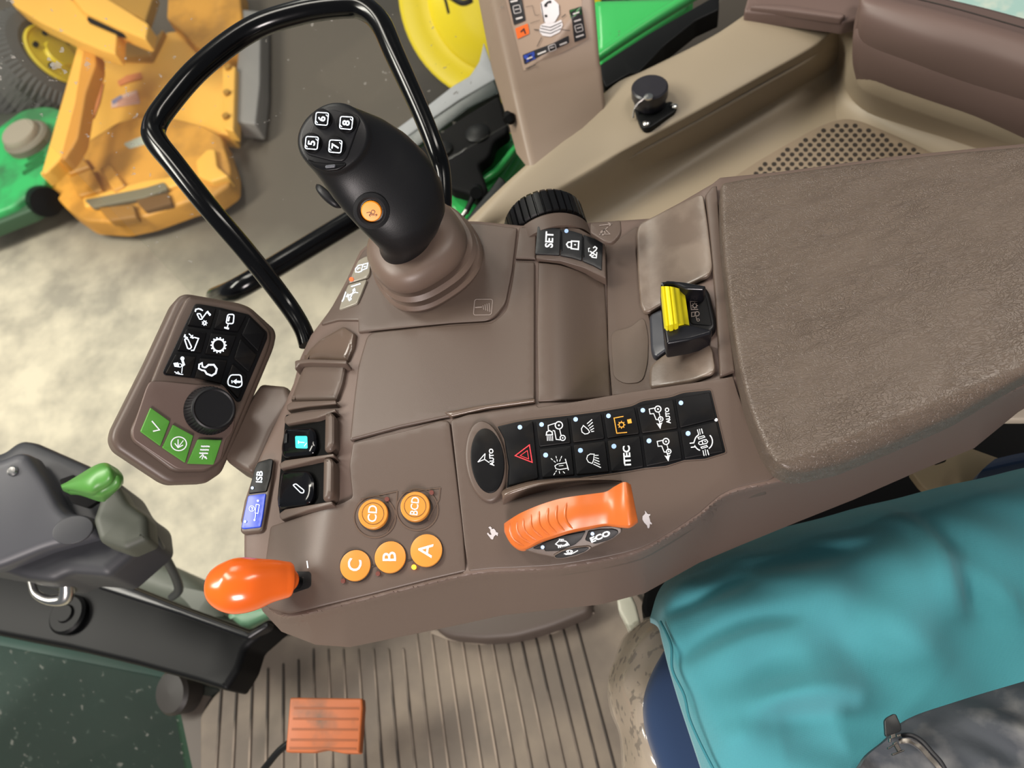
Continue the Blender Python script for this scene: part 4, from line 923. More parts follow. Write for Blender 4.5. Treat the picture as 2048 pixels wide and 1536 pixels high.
mt.slab(K('A', [(380, 20), (600, 25), (930, 75), (960, 92), (930, 108), (600, 62), (370, 40)]), Flat(1600, 20, .466), UPH, th=.01, r=.003, cr=5)
tag(mt.build('corner_moulding'), 'brown ridged moulding strip between the side trim and the upholstered rest', 'moulding')

solo('outside_backdrop', 'pale teal mottled sheet standing in for glass and outside beyond the upholstered rest at the top right corner', 'panel', [(1850, -60), (2300, -60), (2300, 140), (2050, 60), (1850, 0)], Flat(2000, 10, .3), mat('mottled_teal_backdrop', '9fc0ba', .6, stain='c2cec2', sscale=30), th=.02)  # sheet coloured to stand in for the bluish glass and outside view
# pillar with the joystick decal
pl = thing('cab_pillar', 'pinkish beige pillar carrying a joystick function decal', 'pillar', tuple(W(1130, 300, .41)))
def sect(fl, fr, br, bl, z, zb=None):
    q = [(fl, z), (fr, z), (br, zb or z), (bl, zb or z)]; P = [W(p[0], p[1], zz) for p, zz in q]; out = []
    for i in range(4):
        a, b, c = P[i - 1], P[i], P[(i + 1) % 4]; l = .010
        p, e = b + (a - b).normalized() * l, b + (c - b).normalized() * l
        for k in range(6): t = k / 5; out.append(p * (1 - t) ** 2 + b * 2 * t * (1 - t) + e * t * t)
    return out
R = [sect((1068, 352), (1218, 246), (1180, 215), (1028, 300), .415), sect((1052, 290), (1215, 212), (1178, 180), (1012, 240), .432), sect((1030, 195), (1207, 138), (1170, 105), (982, 145), .468), sect((1026, 180), (1204, 125), (1168, 92), (978, 130), .474), sect((985, 0), (1192, -8), (1160, -60), (948, -20), .555), sect((958, -110), (1185, -120), (1150, -190), (920, -140), .61)]
mb = MB(); mb.rings(R, BEIGEP); psh = mb.build('pillar_shell', pl, 50, True); bpy.context.view_layer.update()
DF = Cast(psh); DF.n = V3((0, -.6, .8)).normalized()
DC = mat('decal_base', 'a38c7b', .4); DB = mat('decal_black', '1e1c1f', .4); DO = mat('decal_orange', 'e8671f', .4); DGN = mat('decal_green', '2f7a38', .4); DBL = mat('decal_blue', '2b45a8', .4); DW = mat('decal_grey_white', 'cfc8c6', .5)
mb = MB(); mb.poly(rnd(K(7, [(470, -60), (975, -60), (1015, 250), (860, 330), (600, 455)]), 3), DF, .0006, DC, step=8)
d = [(DB, [(495, -40), (580, -40), (612, 130), (537, 160)]), (DO, [(545, 182), (625, 150), (636, 215), (560, 250)]), (DB, [(592, 352), (888, 228), (892, 274), (604, 412)]), (DBL, [(597, 356), (668, 328), (678, 376), (606, 404)]),
     (DB, [(890, 65), (970, 40), (1000, 242), (926, 272)]), (DGN, [(894, 68), (968, 44), (974, 92), (900, 118)]), (mat('decal_silver', 'd9d3d6', .4), [(706, 20), (735, -5), (790, -5), (825, 30), (828, 90), (800, 140), (760, 152), (730, 140), (712, 70)]),
     (bpy.data.materials['decal_silver'], [(708, 160), (740, 145), (800, 145), (840, 125), (850, 160), (830, 205), (770, 235), (720, 228), (698, 200)])]
for m, q in d: mb.poly(rnd(K(7, q), 2), DF, .0016, m, step=5)
mb.draw(7, [('L', [(738, 30), (760, 10)], 12), ('D', (740, 35), 10), ('D', (768, 12), 9), ('D', (742, 102), 9), ('L', [(710, 20), (730, 140)], 4), ('L', [(825, 30), (829, 90), (800, 142)], 3), ('L', [(705, 180), (770, 195), (840, 160)], 4), ('L', [(700, 200), (770, 214), (838, 182)], 4), ('L', [(712, 165), (770, 175), (842, 142)], 4),
             ('L', [(715, 238), (684, 298)], 4), ('L', [(700, 192), (665, 190)], 5), ('L', [(842, 112), (868, 92)], 5), ('L', [(845, 190), (895, 196)], 4), ('L', [(612, 440), (675, 415)], 5), ('L', [(580, 205), (600, 185), (610, 215)], 9), ('L', [(612, 45), (655, 36), (672, 98), (700, 96)], 2), ('L', [(640, 150), (702, 128)], 2)], DF, .0022, DB)
mb.draw(7, [('R', [(530, 40), (572, 30), (584, 78), (540, 88)], 4, 8), ('L', [(542, 62), (572, 56)], 5), ('L', [(550, 122), (592, 110)], 11), ('L', [(515, 12), (560, 2)], 11), ('L', [(688, 348), (742, 326)], 10), ('R', [(756, 296), (800, 280), (808, 316), (766, 332)], 4, 8), ('L', [(770, 308), (795, 300)], 6), ('L', [(830, 288), (876, 270)], 10),
             ('L', [(922, 138), (966, 124)], 10), ('R', [(925, 165), (970, 152), (980, 196), (936, 208)], 4, 8), ('L', [(940, 182), (968, 174)], 6), ('L', [(934, 238), (984, 222)], 10), ('L', [(620, 378), (655, 364)], 8), ('L', [(915, 90), (955, 78)], 8)], DF, .0023, DW)
mb.build('function_decal', pl)
mb = MB(); q = [V3(W(1012, 225, .452)), V3(W(1024, 245, .446))]; mb.tube([q[0], (q[0] + q[1]) / 2, q[1]], [.004, .009, .005], DKG, 12); mb.build('port_hole', pl)
# socket with dust cap
sk_ = thing('trim_socket', 'round capped black socket with chain on the beige trim ledge', 'socket', tuple(W(1305, 215, .42)))
so = Flat(1305, 215, .428)
mb = MB(); mb.slab(K(7, [(1300, 690), (1330, 610), (1540, 640), (1585, 680), (1570, 710), (1410, 815), (1370, 820), (1340, 790)]), so, BLKM, th=.02, r=.002, dz=.002, cr=8); mb.build('flange', sk_)
mb = MB(); o = W(1300, 205, .432); r = 33 * mmpx(o); mb.lathe([(r * .95, 0), (r * .95, .012), (r * 1.08, .013), (r * 1.08, .026), (r * .98, .028), (.0001, .029)], o, (0, 0, 1), mat('cap_plastic', '26242a', .35), 40); mb.build('dust_cap', sk_)
SIL = mat('bright_metal', 'c8c6c2', .25, metal=1.)
for c in ((1562, 683), (1385, 793)):
    o = so(*K(7, [c])[0], .002); mb = MB(); mb.lathe([(.005, 0), (.005, .002), (.003, .0035), (.0001, .0038)], o, (0, 0, 1), SIL, 16); mb.build('screw', sk_)
mb = MB(); ch = cat([K(7, [(1395, 612)])[0] + (.4625,), K(7, [(1345, 650)])[0] + (.455,), K(7, [(1310, 690)])[0] + (.44,), K(7, [(1300, 750)])[0] + (.432,)], 5)
for p in ch: mb.lathe([(.0001, -.002), (.0018, 0), (.0001, .002)], W(*p), (0, 0, 1), SIL, 6)
mb.build('bead_chain', sk_); mb = MB(); mb.lathe([(.006, 0), (.006, .002), (.0001, .003)], W(1297, 195, .461), (0, 0, 1), SIL, 16); mb.build('rivet', sk_)

# ---- window frame, seals, green bodywork beyond the glass
part('window_seal_', [], None, None) if False else None
solo('trim_2', 'black rubber seal strip along the beige trim edge under the green bodywork', 'seal', [(1070, 430), (1100, 405), (1400, 215), (1792, -10), (1850, -30), (1850, 60), (1700, 130), (1500, 290), (1330, 468), (1270, 472), (1120, 560)], Flat(1300, 90, .425), BLKM, crop=7, kind='structure', th=.03)
solo('trim_3', 'thin black seal between green bodywork and beige trim, behind the joystick', 'seal', [(700, 1125), (735, 1150), (745, 1200), (560, 1430), (490, 1500), (440, 1470), (540, 1330), (640, 1210)], Flat(980, 400, .385), BLKM, crop='D', kind='structure', th=.02)
gb = thing('green_bodywork', 'bright green painted bodywork panel seen beyond the cab sill', 'bodywork', tuple(W(960, 380, .1)))
part('green_panel', K('D', [(300, 1100), (500, 900), (760, 800), (850, 880), (840, 980), (740, 1130), (640, 1250), (420, 1480), (340, 1500)]), Flat(960, 380, .31), GREEN, gb, th=.04, r=.02, cr=10)
part('green_panel', K(7, [(1040, -20), (1700, -40), (1640, 20), (1400, 190), (1100, 395), (1060, 380)]), Flat(1300, 50, .3), GREEN, gb, th=.05, r=.015, cr=10)
mb = MB(); mb.tubepx([(1190, 118, .33, 10), (1260, 70, .33, 11), (1330, 25, .33, 12), (1420, -30, .33, 12)], GREEN, 16); mb.build('rolled_edge', gb); mb = MB(); mb.tubepx([(930, 380, .32, 7), (990, 345, .32, 8), (1035, 290, .32, 8)], GREEN, 16); mb.build('rolled_edge', gb)
hg = thing('hinge_bracket', 'black hinge bracket with latch rod between joystick and pillar', 'bracket', tuple(W(930, 330, .27)))
part('bracket_plate', K('D', [(160, 960), (300, 850), (500, 720), (700, 600), (765, 840), (670, 900), (640, 1000), (562, 1048), (600, 1130), (625, 1210), (600, 1272), (560, 1272), (500, 1235), (385, 1205), (340, 1150)]), Flat(930, 330, .35), DKG, hg, th=.02, r=.006, cr=12)
mb = MB(); mb.tubepx([(955, 378, .34, 12), (952, 386, .36, 12)], BLKM, 16); mb.tubepx([(952, 382, .35, 6), (940, 408, .35, 6), (932, 425, .35, 6)], BLKM, 12); mb.tubepx([(932, 422, .355, 5), (918, 442, .355, 5)], SIL, 12); mb.build('latch_rod', hg)
mb = MB(); o = W(886, 300, .35); mb.lathe([(.016, -.02), (.016, .004), (.012, .007), (.0001, .007)], o, (0, 0, 1), BLKM, 24); mb.build('hinge_bolt', hg); mb = MB(); o = W(955, 268, .35); mb.lathe([(.02, -.02), (.02, .003), (.016, .006), (.0001, .006)], o, (0, 0, 1), BLKM, 24); mb.build('hinge_bolt', hg)
solo('trim_4', 'dark glossy seal band on the sill above the hinge bracket', 'seal', [(60, 905), (250, 775), (450, 640), (665, 505), (700, 590), (500, 695), (300, 850), (150, 955)], Flat(900, 270, .31), mat('dark_seal_gloss', '1e2624', .25), crop='D', kind='structure', th=.03)
solo('fender_strip', 'light grey strip running along the sill below the yellow wheel', 'fender strip', [(-10, 860), (220, 690), (400, 550), (510, 485), (570, 395), (600, 270), (680, 500), (440, 640), (260, 765), (70, 900)], Flat(900, 230, .25), mat('pale_grey_paint', '8f9093', .4), crop='D', th=.3)

# yellow wheel beyond the glass
yw = thing('wheel', 'large yellow wheel disc at the top beside the beige pillar', 'wheel', tuple(W(1000, -10, -.6)))
o = W(1000, -10, -.35); ax = (CAM - o).normalized(); r = 203 * mmpx(o); mb = MB()
mb.lathe([(r * 1.0, -.06), (r, 0), (r * .96, .004), (r * .82, -.012), (r * .72, -.012), (r * .66, .012), (r * .4, .03), (r * .3, .03), (.0001, .04)], o, ax, YEL, 64); mb.build('rim', yw, 40)
mb = MB(); mb.lathe([(r * 1.02, -.02), (r * 1.25, -.03), (r * 1.35, -.12), (r * 1.3, -.3), (r, -.3)], o, ax, mat('dark_tyre_rubber', '3a3733', .8), 64); 
mb.build('tyre', yw, 40)
mb = MB(); mb.tubepx([(885, -20, -.2, 3), (892, 5, -.2, 3), (897, 25, -.2, 3)], BLKM, 8); mb.tubepx([(900, -6, -.2, 5), (925, 6, -.2, 6), (945, 0, -.2, 5)], BLKM, 8); mb.build('cable', yw)

# ================================================================ SEAT, CUSHIONS, JACKET
TEAL = mat('teal_woven_cloth', '37828c', .85, .3, 420, kind='weave', sheen=.25, dist=.0003)
NAVY = mat('navy_cloth', '0f2a4c', .9, .2, 1500, sheen=.2)
FOLD = []
for A_, w_, q in ((-.004, .006, [(1325, 1218), (1400, 1192), (1500, 1150)]), (-.005, .008, [(1350, 1315), (1420, 1275), (1510, 1240), (1600, 1225)]), (.006, .010, [(1800, 1000), (1865, 1055), (1900, 1140), (1925, 1210)]), (-.008, .014, [(1850, 1000), (1910, 1060), (1950, 1140), (1975, 1220)]),
                  (.006, .010, [(1900, 1080), (1980, 1160), (2060, 1250)]), (-.006, .010, [(1470, 1445), (1600, 1428), (1770, 1432)]), (-.010, .026, [(1610, 1230), (1740, 1310), (1840, 1400)]), (.006, .02, [(1660, 1200), (1790, 1260), (1900, 1350)]), (-.007, .02, [(1560, 1480), (1700, 1480), (1800, 1500)]),
                  (-.006, .016, [(1400, 1380), (1520, 1340), (1620, 1330)]), (.005, .012, [(1440, 1500), (1560, 1400), (1700, 1370)]), (-.004, .008, [(1500, 1120), (1620, 1110), (1760, 1070)]), (-.006, .018, [(1720, 1060), (1740, 1160), (1700, 1240)])):
    FOLD.append((A_, w_, [W(x, y, .56) for x, y in cat(q, 4)]))
def wr(p):
    z = .0015 * math.sin(p.x * 83 + p.y * 31 + 2 * math.sin(p.y * 40))
    for A_, w_, q in FOLD:
        best = 1; bi = 0
        for i in range(len(q) - 1):
            a, b = q[i], q[i + 1]; dx, dy = b.x - a.x, b.y - a.y
            t = clamp(((p.x - a.x) * dx + (p.y - a.y) * dy) / (dx * dx + dy * dy)); d = math.hypot(p.x - a.x - dx * t, p.y - a.y - dy * t)
            if d < best: best = d; bi = (i + t) / (len(q) - 1)
        if best < w_ * 3: z += 1.5 * A_ * math.exp(-(best / w_) ** 2) * (.25 + .75 * math.sin(math.pi * clamp(bi * .9 + .05)))
    return z
tc_ = thing('seat_cushion', 'teal woven cloth seat cushion with piped front edge', 'cushion', tuple(W(1700, 1300, .48)))
mb = MB()
mb.patch([[(1300, 1236, .49), (1316, 1185, .49), (1345, 1150, .49), (1395, 1115, .49), (1500, 1075, .49), (1700, 1020, .49), (1900, 970, .49), (2100, 925, .49), (2300, 880, .49)],
          [(1316, 1246, .515), (1330, 1205, .525), (1362, 1170, .53), (1420, 1140, .53), (1520, 1105, .53), (1710, 1055, .53), (1900, 1010, .53), (2100, 965, .53), (2300, 920, .53)],
          [(1324, 1275, .522), (1345, 1262, .54), (1390, 1240, .545), (1460, 1225, .555), (1560, 1200, .56), (1740, 1160, .56), (1920, 1120, .555), (2100, 1080, .55), (2300, 1030, .55)],
          [(1338, 1330, .525), (1358, 1330, .545), (1405, 1325, .555), (1480, 1320, .565), (1590, 1310, .565), (1770, 1290, .56), (1940, 1270, .55), (2120, 1240, .55), (2300, 1200, .55)],
          [(1362, 1410, .525), (1384, 1410, .545), (1430, 1410, .56), (1510, 1410, .568), (1620, 1410, .565), (1790, 1405, .56), (1960, 1395, .55), (2130, 1380, .55), (2300, 1360, .55)],
          [(1398, 1520, .525), (1422, 1520, .545), (1470, 1520, .56), (1540, 1520, .565), (1650, 1520, .56), (1810, 1520, .55), (1980, 1520, .55), (2150, 1520, .55), (2300, 1520, .55)],
          [(1430, 1620, .52), (1460, 1620, .54), (1520, 1620, .55), (1600, 1620, .55), (1700, 1620, .55), (1850, 1620, .55), (2000, 1620, .55), (2150, 1620, .55), (2300, 1620, .55)]],
         TEAL, 11, 15, th=.02, disp=wr, ext=2.); mb.build('cover', tc_, 80)
mb = MB(); mb.tubepx([(1321, 1243, .531, 2.5), (1342, 1290, .545, 3), (1345, 1340, .549, 3), (1368, 1390, .552, 3), (1380, 1440, .554, 3), (1412, 1510, .555, 3), (1460, 1600, .552, 3)], mat('dark_teal_piping', '2a6f7a', .85), 10, 8); mb.build('piping', tc_)
nv = MB()
nv.patch([[(1335, 1290, .462), (1345, 1280, .465), (1400, 1280, .465), (1500, 1290, .465)], [(1304, 1345, .464), (1322, 1338, .478), (1400, 1330, .482), (1500, 1330, .482)], [(1287, 1400, .464), (1305, 1400, .48), (1400, 1400, .484), (1500, 1400, .484)],
          [(1290, 1460, .464), (1310, 1460, .48), (1400, 1460, .484), (1520, 1460, .484)], [(1312, 1530, .464), (1332, 1530, .48), (1420, 1530, .484), (1540, 1530, .484)], [(1340, 1610, .464), (1360, 1610, .48), (1440, 1610, .484), (1560, 1610, .484)]], NAVY, 6, 6, th=.014)
tag(nv.build('under_cushion', None, 80), 'navy blue cloth cushion sticking out below the teal cushion', 'cushion')
SPK = mat('speckled_seat_fabric', 'a99c8c', .7, .4, 120, stain='4a4038', sscale=95, skind=(.56, .62))
ss = thing('driver_seat', 'beige spotted driver seat edge wrapped in clear plastic beneath the cushions', 'seat', tuple(W(1290, 1400, .34)))
mb = MB()
mb.patch([[(1290, 1240, .40), (1320, 1232, .42), (1370, 1225, .42), (1450, 1225, .42)], [(1252, 1272, .38), (1290, 1268, .43), (1360, 1262, .44), (1450, 1260, .44)], [(1232, 1318, .37), (1268, 1320, .43), (1340, 1320, .45), (1450, 1320, .45)],
          [(1217, 1362, .36), (1252, 1365, .43), (1330, 1370, .45), (1450, 1370, .45)], [(1225, 1420, .36), (1258, 1422, .43), (1330, 1422, .45), (1450, 1422, .45)], [(1242, 1470, .36), (1272, 1470, .43), (1340, 1470, .45), (1450, 1470, .45)],
          [(1248, 1540, .36), (1282, 1540, .43), (1350, 1540, .45), (1450, 1540, .45)], [(1258, 1620, .36), (1295, 1620, .43), (1360, 1620, .45), (1450, 1620, .45)]], SPK, 7, 7, th=.08); mb.build('seat_base', ss, 70)
FILM = bpy.data.materials.new('clear_plastic_film'); FILM.use_nodes = True; nt = FILM.node_tree; N = nt.nodes; L = nt.links
N.remove(N['Principled BSDF']); out = N['Material Output']; tb = N.new('ShaderNodeBsdfTransparent'); tb.inputs[0].default_value = (.93, .91, .88, 1); gl_ = N.new('ShaderNodeBsdfGlossy'); gl_.inputs[1].default_value = .14; df = N.new('ShaderNodeBsdfDiffuse'); df.inputs[0].default_value = srgb('b5aa9c')
m1 = N.new('ShaderNodeMixShader'); m1.inputs[0].default_value = .10; m2 = N.new('ShaderNodeMixShader'); m2.inputs[0].default_value = .3
L.new(tb.outputs[0], m1.inputs[1]); L.new(gl_.outputs[0], m1.inputs[2]); L.new(m1.outputs[0], m2.inputs[1]); L.new(df.outputs[0], m2.inputs[2]); L.new(m2.outputs[0], out.inputs[0])
def wf(p): return .004 * math.sin(p.x * 150 + 3 * math.sin(p.y * 40)) + .0015 * math.sin(p.y * 110 + p.x * 60)
mb = MB()
mb.patch([[(1286, 1238, .405), (1316, 1230, .43), (1350, 1223, .43)], [(1250, 1270, .39), (1286, 1266, .442), (1340, 1260, .45)], [(1230, 1316, .38), (1262, 1320, .442), (1320, 1320, .458)], [(1215, 1360, .37), (1248, 1365, .442), (1300, 1368, .46)],
          [(1220, 1420, .37), (1254, 1422, .442), (1300, 1422, .46)], [(1238, 1470, .37), (1268, 1470, .442), (1310, 1470, .46)], [(1244, 1540, .37), (1278, 1540, .442), (1320, 1540, .46)], [(1254, 1620, .37), (1290, 1620, .442), (1330, 1620, .46)]], FILM, 10, 10, disp=wf)
mb.build('plastic_wrap', ss, 80)
# jacket
def wj(p): return .004 * math.sin(p.x * 120 + 3 * math.sin(p.y * 60)) + .003 * math.sin((p.x + p.y) * 170)
JK = mat('faded_grey_jacket_cloth', '2f343a', .75, .6, 120, stain='626262', sscale=28, skind=(.48, .7), det=6, dist=.001)
jt = thing('jacket', 'faded grey jacket with zipper lying over the teal cushion', 'jacket', tuple(W(1950, 1480, .56)))
mb = MB()
mb.patch([[(1700, 1550, .575), (1760, 1490, .58), (1800, 1452, .58), (1840, 1428, .58), (1930, 1398, .58), (2050, 1362, .58), (2300, 1290, .58)],
          [(1720, 1570, .56), (1790, 1520, .578), (1832, 1490, .588), (1880, 1462, .592), (1960, 1430, .598), (2070, 1400, .60), (2300, 1340, .60)],
          [(1760, 1600, .56), (1840, 1570, .58), (1890, 1540, .59), (1940, 1510, .60), (2000, 1480, .605), (2100, 1450, .61), (2300, 1400, .61)],
          [(1800, 1660, .56), (1880, 1640, .58), (1930, 1620, .59), (1980, 1590, .60), (2050, 1560, .605), (2150, 1530, .61), (2300, 1500, .61)],
          [(1880, 1800, .56), (1960, 1790, .58), (2010, 1780, .59), (2070, 1770, .60), (2150, 1760, .61), (2250, 1750, .62), (2400, 1740, .62)]], JK, 9, 9, th=.01, disp=wj, ext=1.); mb.build('cloth', jt, 80)
ZP = mat('zipper_tape', '4b4b50', .6, .5, 900); ZM = mat('dark_nickel', '6a6560', .35, metal=1.)
ZT = [(1800, 1482, .602), (1820, 1482, .606), (1840, 1494, .61), (1858, 1514, .612), (1880, 1540, .614), (1900, 1580, .614)]
mb = MB(); q = cat(ZT, 10); ZS = [W(*p) for p in q]; mb.tube(ZS, [.0022] * len(ZS), ZP, 10)
mb.tube([p + V3((.0025, .003, .0)) for p in ZS], [.0015] * len(ZS), mat('dark_cord', '1c1c20', .6), 10); mb.build('zipper_tape', jt)
mb = MB()
for i in range(0, len(ZS) - 1, 1):
    mb.box(ZS[i] + V3((-.0004, -.0002, .0018)), (.0028, .0011, .0012), ZM, (ZS[i + 1] - ZS[i]).to_track_quat('Y', 'Z').to_matrix())
mb.build('zipper_teeth', jt)
zf = Flat(1790, 1465, .612)
part('zipper_pull', K('N', [(405, 595), (430, 560), (510, 515), (545, 520), (600, 640), (608, 710), (580, 730), (430, 785), (415, 760)]), zf, mat('black_rubber_pull', '141516', .4), jt, th=.003, r=.0007, cr=4)
mb = MB()
for q in ([(480, 760), (530, 735), (545, 790), (490, 810)], [(550, 760), (600, 750), (605, 780), (560, 790)], [(510, 860), (550, 835), (610, 940), (570, 965)], [(445, 915), (560, 850), (560, 870), (455, 935)], [(495, 985), (640, 935), (640, 955), (510, 1010)], [(465, 800), (490, 800), (488, 850), (465, 850)]):
    mb.slab(K('N', q), zf, ZM, th=.003, r=.0004, dz=-.0005, cr=1)
mb.build('zipper_slider', jt)

# ---- under the console at the right
ub = thing('shaded_seat_side', 'black seat side slab, shade of the void between armrest console and teal cushion put into its colour', 'seat frame', tuple(W(1700, 1080, .0)))
part('shade_slab', [(1290, 1175), (1400, 1100), (1700, 960), (2048, 780), (2250, 690), (2250, 1000), (1700, 1200), (1400, 1300), (1300, 1250), (1282, 1215)], Flat(1700, 1050, .33), DKG, ub, th=.3, r=.006, cr=8)  # near-black slab; the void's shade is put into its colour
BP = mat('tan_painted_metal', '8c7b60', .5)
solo('mounting_plate', 'tan metal plate with a bolt between console and teal cushion', 'plate', [(1395, 210), (1560, 130), (1650, 98), (1800, 152), (1740, 225), (1650, 290), (1480, 302), (1440, 270)], Flat(1900, 940, .38), BP, crop='B', th=.012)
mb = MB(); mb.tubepx([(1868, 925, .40, 6), (1880, 918, .40, 9), (1886, 915, .40, 9)], BLKM, 12); tag(mb.build('knob_bolt'), 'small dark bolt on the tan metal plate', 'bolt')
mb = MB(); mb.patch([[(1990, 918, .42), (2048, 905, .42), (2200, 880, .42)], [(1960, 945, .43), (2048, 925, .43), (2200, 900, .43)], [(1940, 985, .40), (2048, 960, .40), (2200, 930, .40)]], NAVY, 5, 5, th=.02); tag(mb.build('blue_cloth'), 'dark blue cloth showing above the teal cushion at the right edge', 'cloth')
solo('white_bracket', 'chipped white metal bracket below the console, left of the teal cushion', 'bracket', [(232, 80), (355, 32), (400, 130), (442, 300), (430, 420), (345, 380), (300, 270), (245, 170)], Flat(1255, 1240, .22), mat('chipped_white_paint', 'b9b8a8', .5, stain='8d8b7c', sscale=30, skind=(.55, .6)), crop='M', th=.03, r=.004)
solo('cream_panel', 'pale cream panel corner past the far end of the console at the right edge', 'panel', [(2010, 820), (2048, 800), (2200, 740), (2200, 835), (2048, 838), (1975, 838)], Flat(2040, 820, .5), mat('cream_paint', 'c9bba9', .5), th=.01)
# black sill between floor mat and side trim, below the console (cab floor)
cf = MB(); P = [W(x, y, -.012) for x, y in ((420, 1700), (360, 1420), (470, 1300), (600, 1180), (1000, 560), (1500, 380), (2300, 100), (3600, 300), (3600, 1900))]
cf.add(P + [p - V3((0, 0, .05)) for p in P], [tuple(range(9))], mat('cab_floor_plastic', '4c443c', .6), V3((0, 0, 1))); cf.add([p for p in P] + [p - V3((0, 0, .05)) for p in P], [(i, (i + 1) % 9, (i + 1) % 9 + 9, i + 9) for i in range(9)], bpy.data.materials['cab_floor_plastic'])
o = cf.build('floor', None, 20); o['kind'] = 'structure'

# ================================================================ STEERING COLUMN HOUSING, FRONT POST
HG = mat('dark_grey_housing', '35363a', .5, .1, 1200)
sh = thing('column_housing', 'dark grey column housing with green lever at the left edge', 'steering column', tuple(W(120, 1050, .30)))
S1 = Flat(150, 1000, .42, (.25, -.1, 1)); S2 = Flat(150, 1000, .45, (.3, -.25, 1))
part('housing_shell', K(8, [(-300, 150), (0, 118), (60, 72), (95, 60), (145, 66), (400, 178), (520, 245), (575, 345), (655, 400), (668, 520), (480, 680), (420, 672), (300, 664), (230, 702), (100, 688), (0, 655), (-300, 600)]), S1, HG, sh, th=.09, r=.014, cr=14)
part('upper_cover', K(8, [(-300, 180), (0, 150), (70, 118), (120, 126), (200, 240), (262, 360), (300, 395), (385, 402), (430, 455), (425, 500), (200, 560), (0, 640), (-300, 700)]), S2, mat('mid_grey_housing', '46474c', .45, .1, 1200), sh, th=.035, r=.012, cr=16)
part('rear_block', K(8, [(425, 380), (470, 250), (520, 255), (570, 345), (655, 402), (664, 515), (560, 560), (440, 520), (410, 420)]), Flat(250, 1050, .445, (.3, -.1, 1)), mat('olive_grey_plastic', '45483f', .55), sh, th=.04, r=.01, cr=10)
part('oval_cap', ell(K(8, [(325, 470)])[0], 42, 27, -.3), S2, HG, sh, th=.003, r=.001, dz=.0035, cr=0, samp=6)
part('lever_slot', K(8, [(262, 245), (330, 220), (400, 300), (440, 340), (390, 372), (320, 350)]), S2, DKG, sh, th=.01, r=.001, dz=.002, cr=6)
o = S2(*K(8, [(57, 205)])[0], .001); mb = MB(); mb.lathe([(.006, 0), (.006, .001), (.004, .003), (.0001, .0032)], o, S2.n, SIL, 16); mb.build('screw', sh)
mb = MB(); mb.patch([K(8, [(272, 268, .50), (300, 255, .51), (350, 225, .52), (430, 178, .53), (480, 170, .53), (512, 195, .525)]), K(8, [(275, 278, .51), (310, 265, .52), (370, 245, .535), (440, 205, .54), (488, 198, .54), (520, 212, .53)]), K(8, [(280, 290, .50), (320, 290, .515), (400, 300, .53), (450, 285, .53), (500, 258, .53), (522, 232, .525)]), K(8, [(285, 296, .48), (330, 300, .49), (420, 328, .50), (450, 315, .50), (500, 270, .50), (522, 245, .50)])], mat('green_lever_plastic', '4f8a3c', .4), 5, 5, th=.012); mb.build('tilt_lever', sh, 60)
mb = MB(); mb.tubepx([K(8, [(120, 650)])[0] + (.36, 7), K(8, [(140, 700)])[0] + (.36, 7), K(8, [(160, 755)])[0] + (.36, 8), K(8, [(220, 785)])[0] + (.36, 10), K(8, [(290, 775)])[0] + (.36, 14), K(8, [(300, 720)])[0] + (.37, 13), K(8, [(285, 680)])[0] + (.38, 9)], SIL, 12); mb.build('metal_clip', sh, 60)
mb = MB(); mb.tubepx([K(8, [(650, 430)])[0] + (.38, 9), K(8, [(700, 520)])[0] + (.36, 9), K(8, [(745, 600)])[0] + (.3, 9), K(8, [(790, 690)])[0] + (.25, 9), K(8, [(800, 740)])[0] + (.22, 9), K(8, [(770, 770)])[0] + (.2, 8)], mat('grey_cable', '3c3f3d', .5), 12, 5); mb.build('cable', sh, 60)
PB = mat('satin_black_post', '08090a', .5, spec=.18)
fp = thing('front_post', 'broad black front window post running under the column housing to the floor mat', 'window post', tuple(W(250, 1250, .12)))
part('post_body', K(8, [(-300, 560), (0, 640), (240, 690), (440, 690), (500, 682), (800, 800), (1110, 912), (1200, 862), (1215, 900), (1100, 1000), (1070, 1095), (1010, 1190), (880, 1150), (600, 1072), (300, 1000), (0, 942), (-300, 880)]), Flat(300, 1200, .15), PB, fp, th=.06, r=.01, cr=8)
part('post_ridge', K(8, [(440, 700), (500, 690), (800, 810), (1110, 925), (1200, 880), (1195, 905), (1110, 960), (800, 850), (430, 730)]), Flat(300, 1200, .16), mat('black_rubber_seal', '101113', .35), fp, th=.02, r=.006, cr=5)
mb = MB(); o = W(*K(8, [(310, 850)])[0], .155); mb.lathe([(.03, 0), (.03, .004), (.026, .008), (.014, .008), (.012, .012), (.0001, .012)], o, (0, 0, 1), PB, 30); mb.build('cover_plug', fp)
# grey-green machine parts glimpsed in the gap beyond the post
solo('fender_casing', 'grey green rounded machine casing between cable and orange lever knob', 'machine part', [(560, 560), (660, 580), (800, 640), (900, 720), (960, 800), (1000, 860), (700, 800), (500, 720)], Flat(350, 1150, -.1), mat('grey_green_paint', '5d6258', .5), crop=8, th=.2, r=.04, cr=20)
solo('striped_casing', 'pale green striped machine edge just under the orange lever knob', 'machine part', [(1010, 850), (1090, 820), (1190, 810), (1230, 850), (1110, 905), (1070, 900)], Flat(500, 1230, -.1), mat('pale_green_paint', '7fae8c', .4), crop=8, th=.1, r=.01)
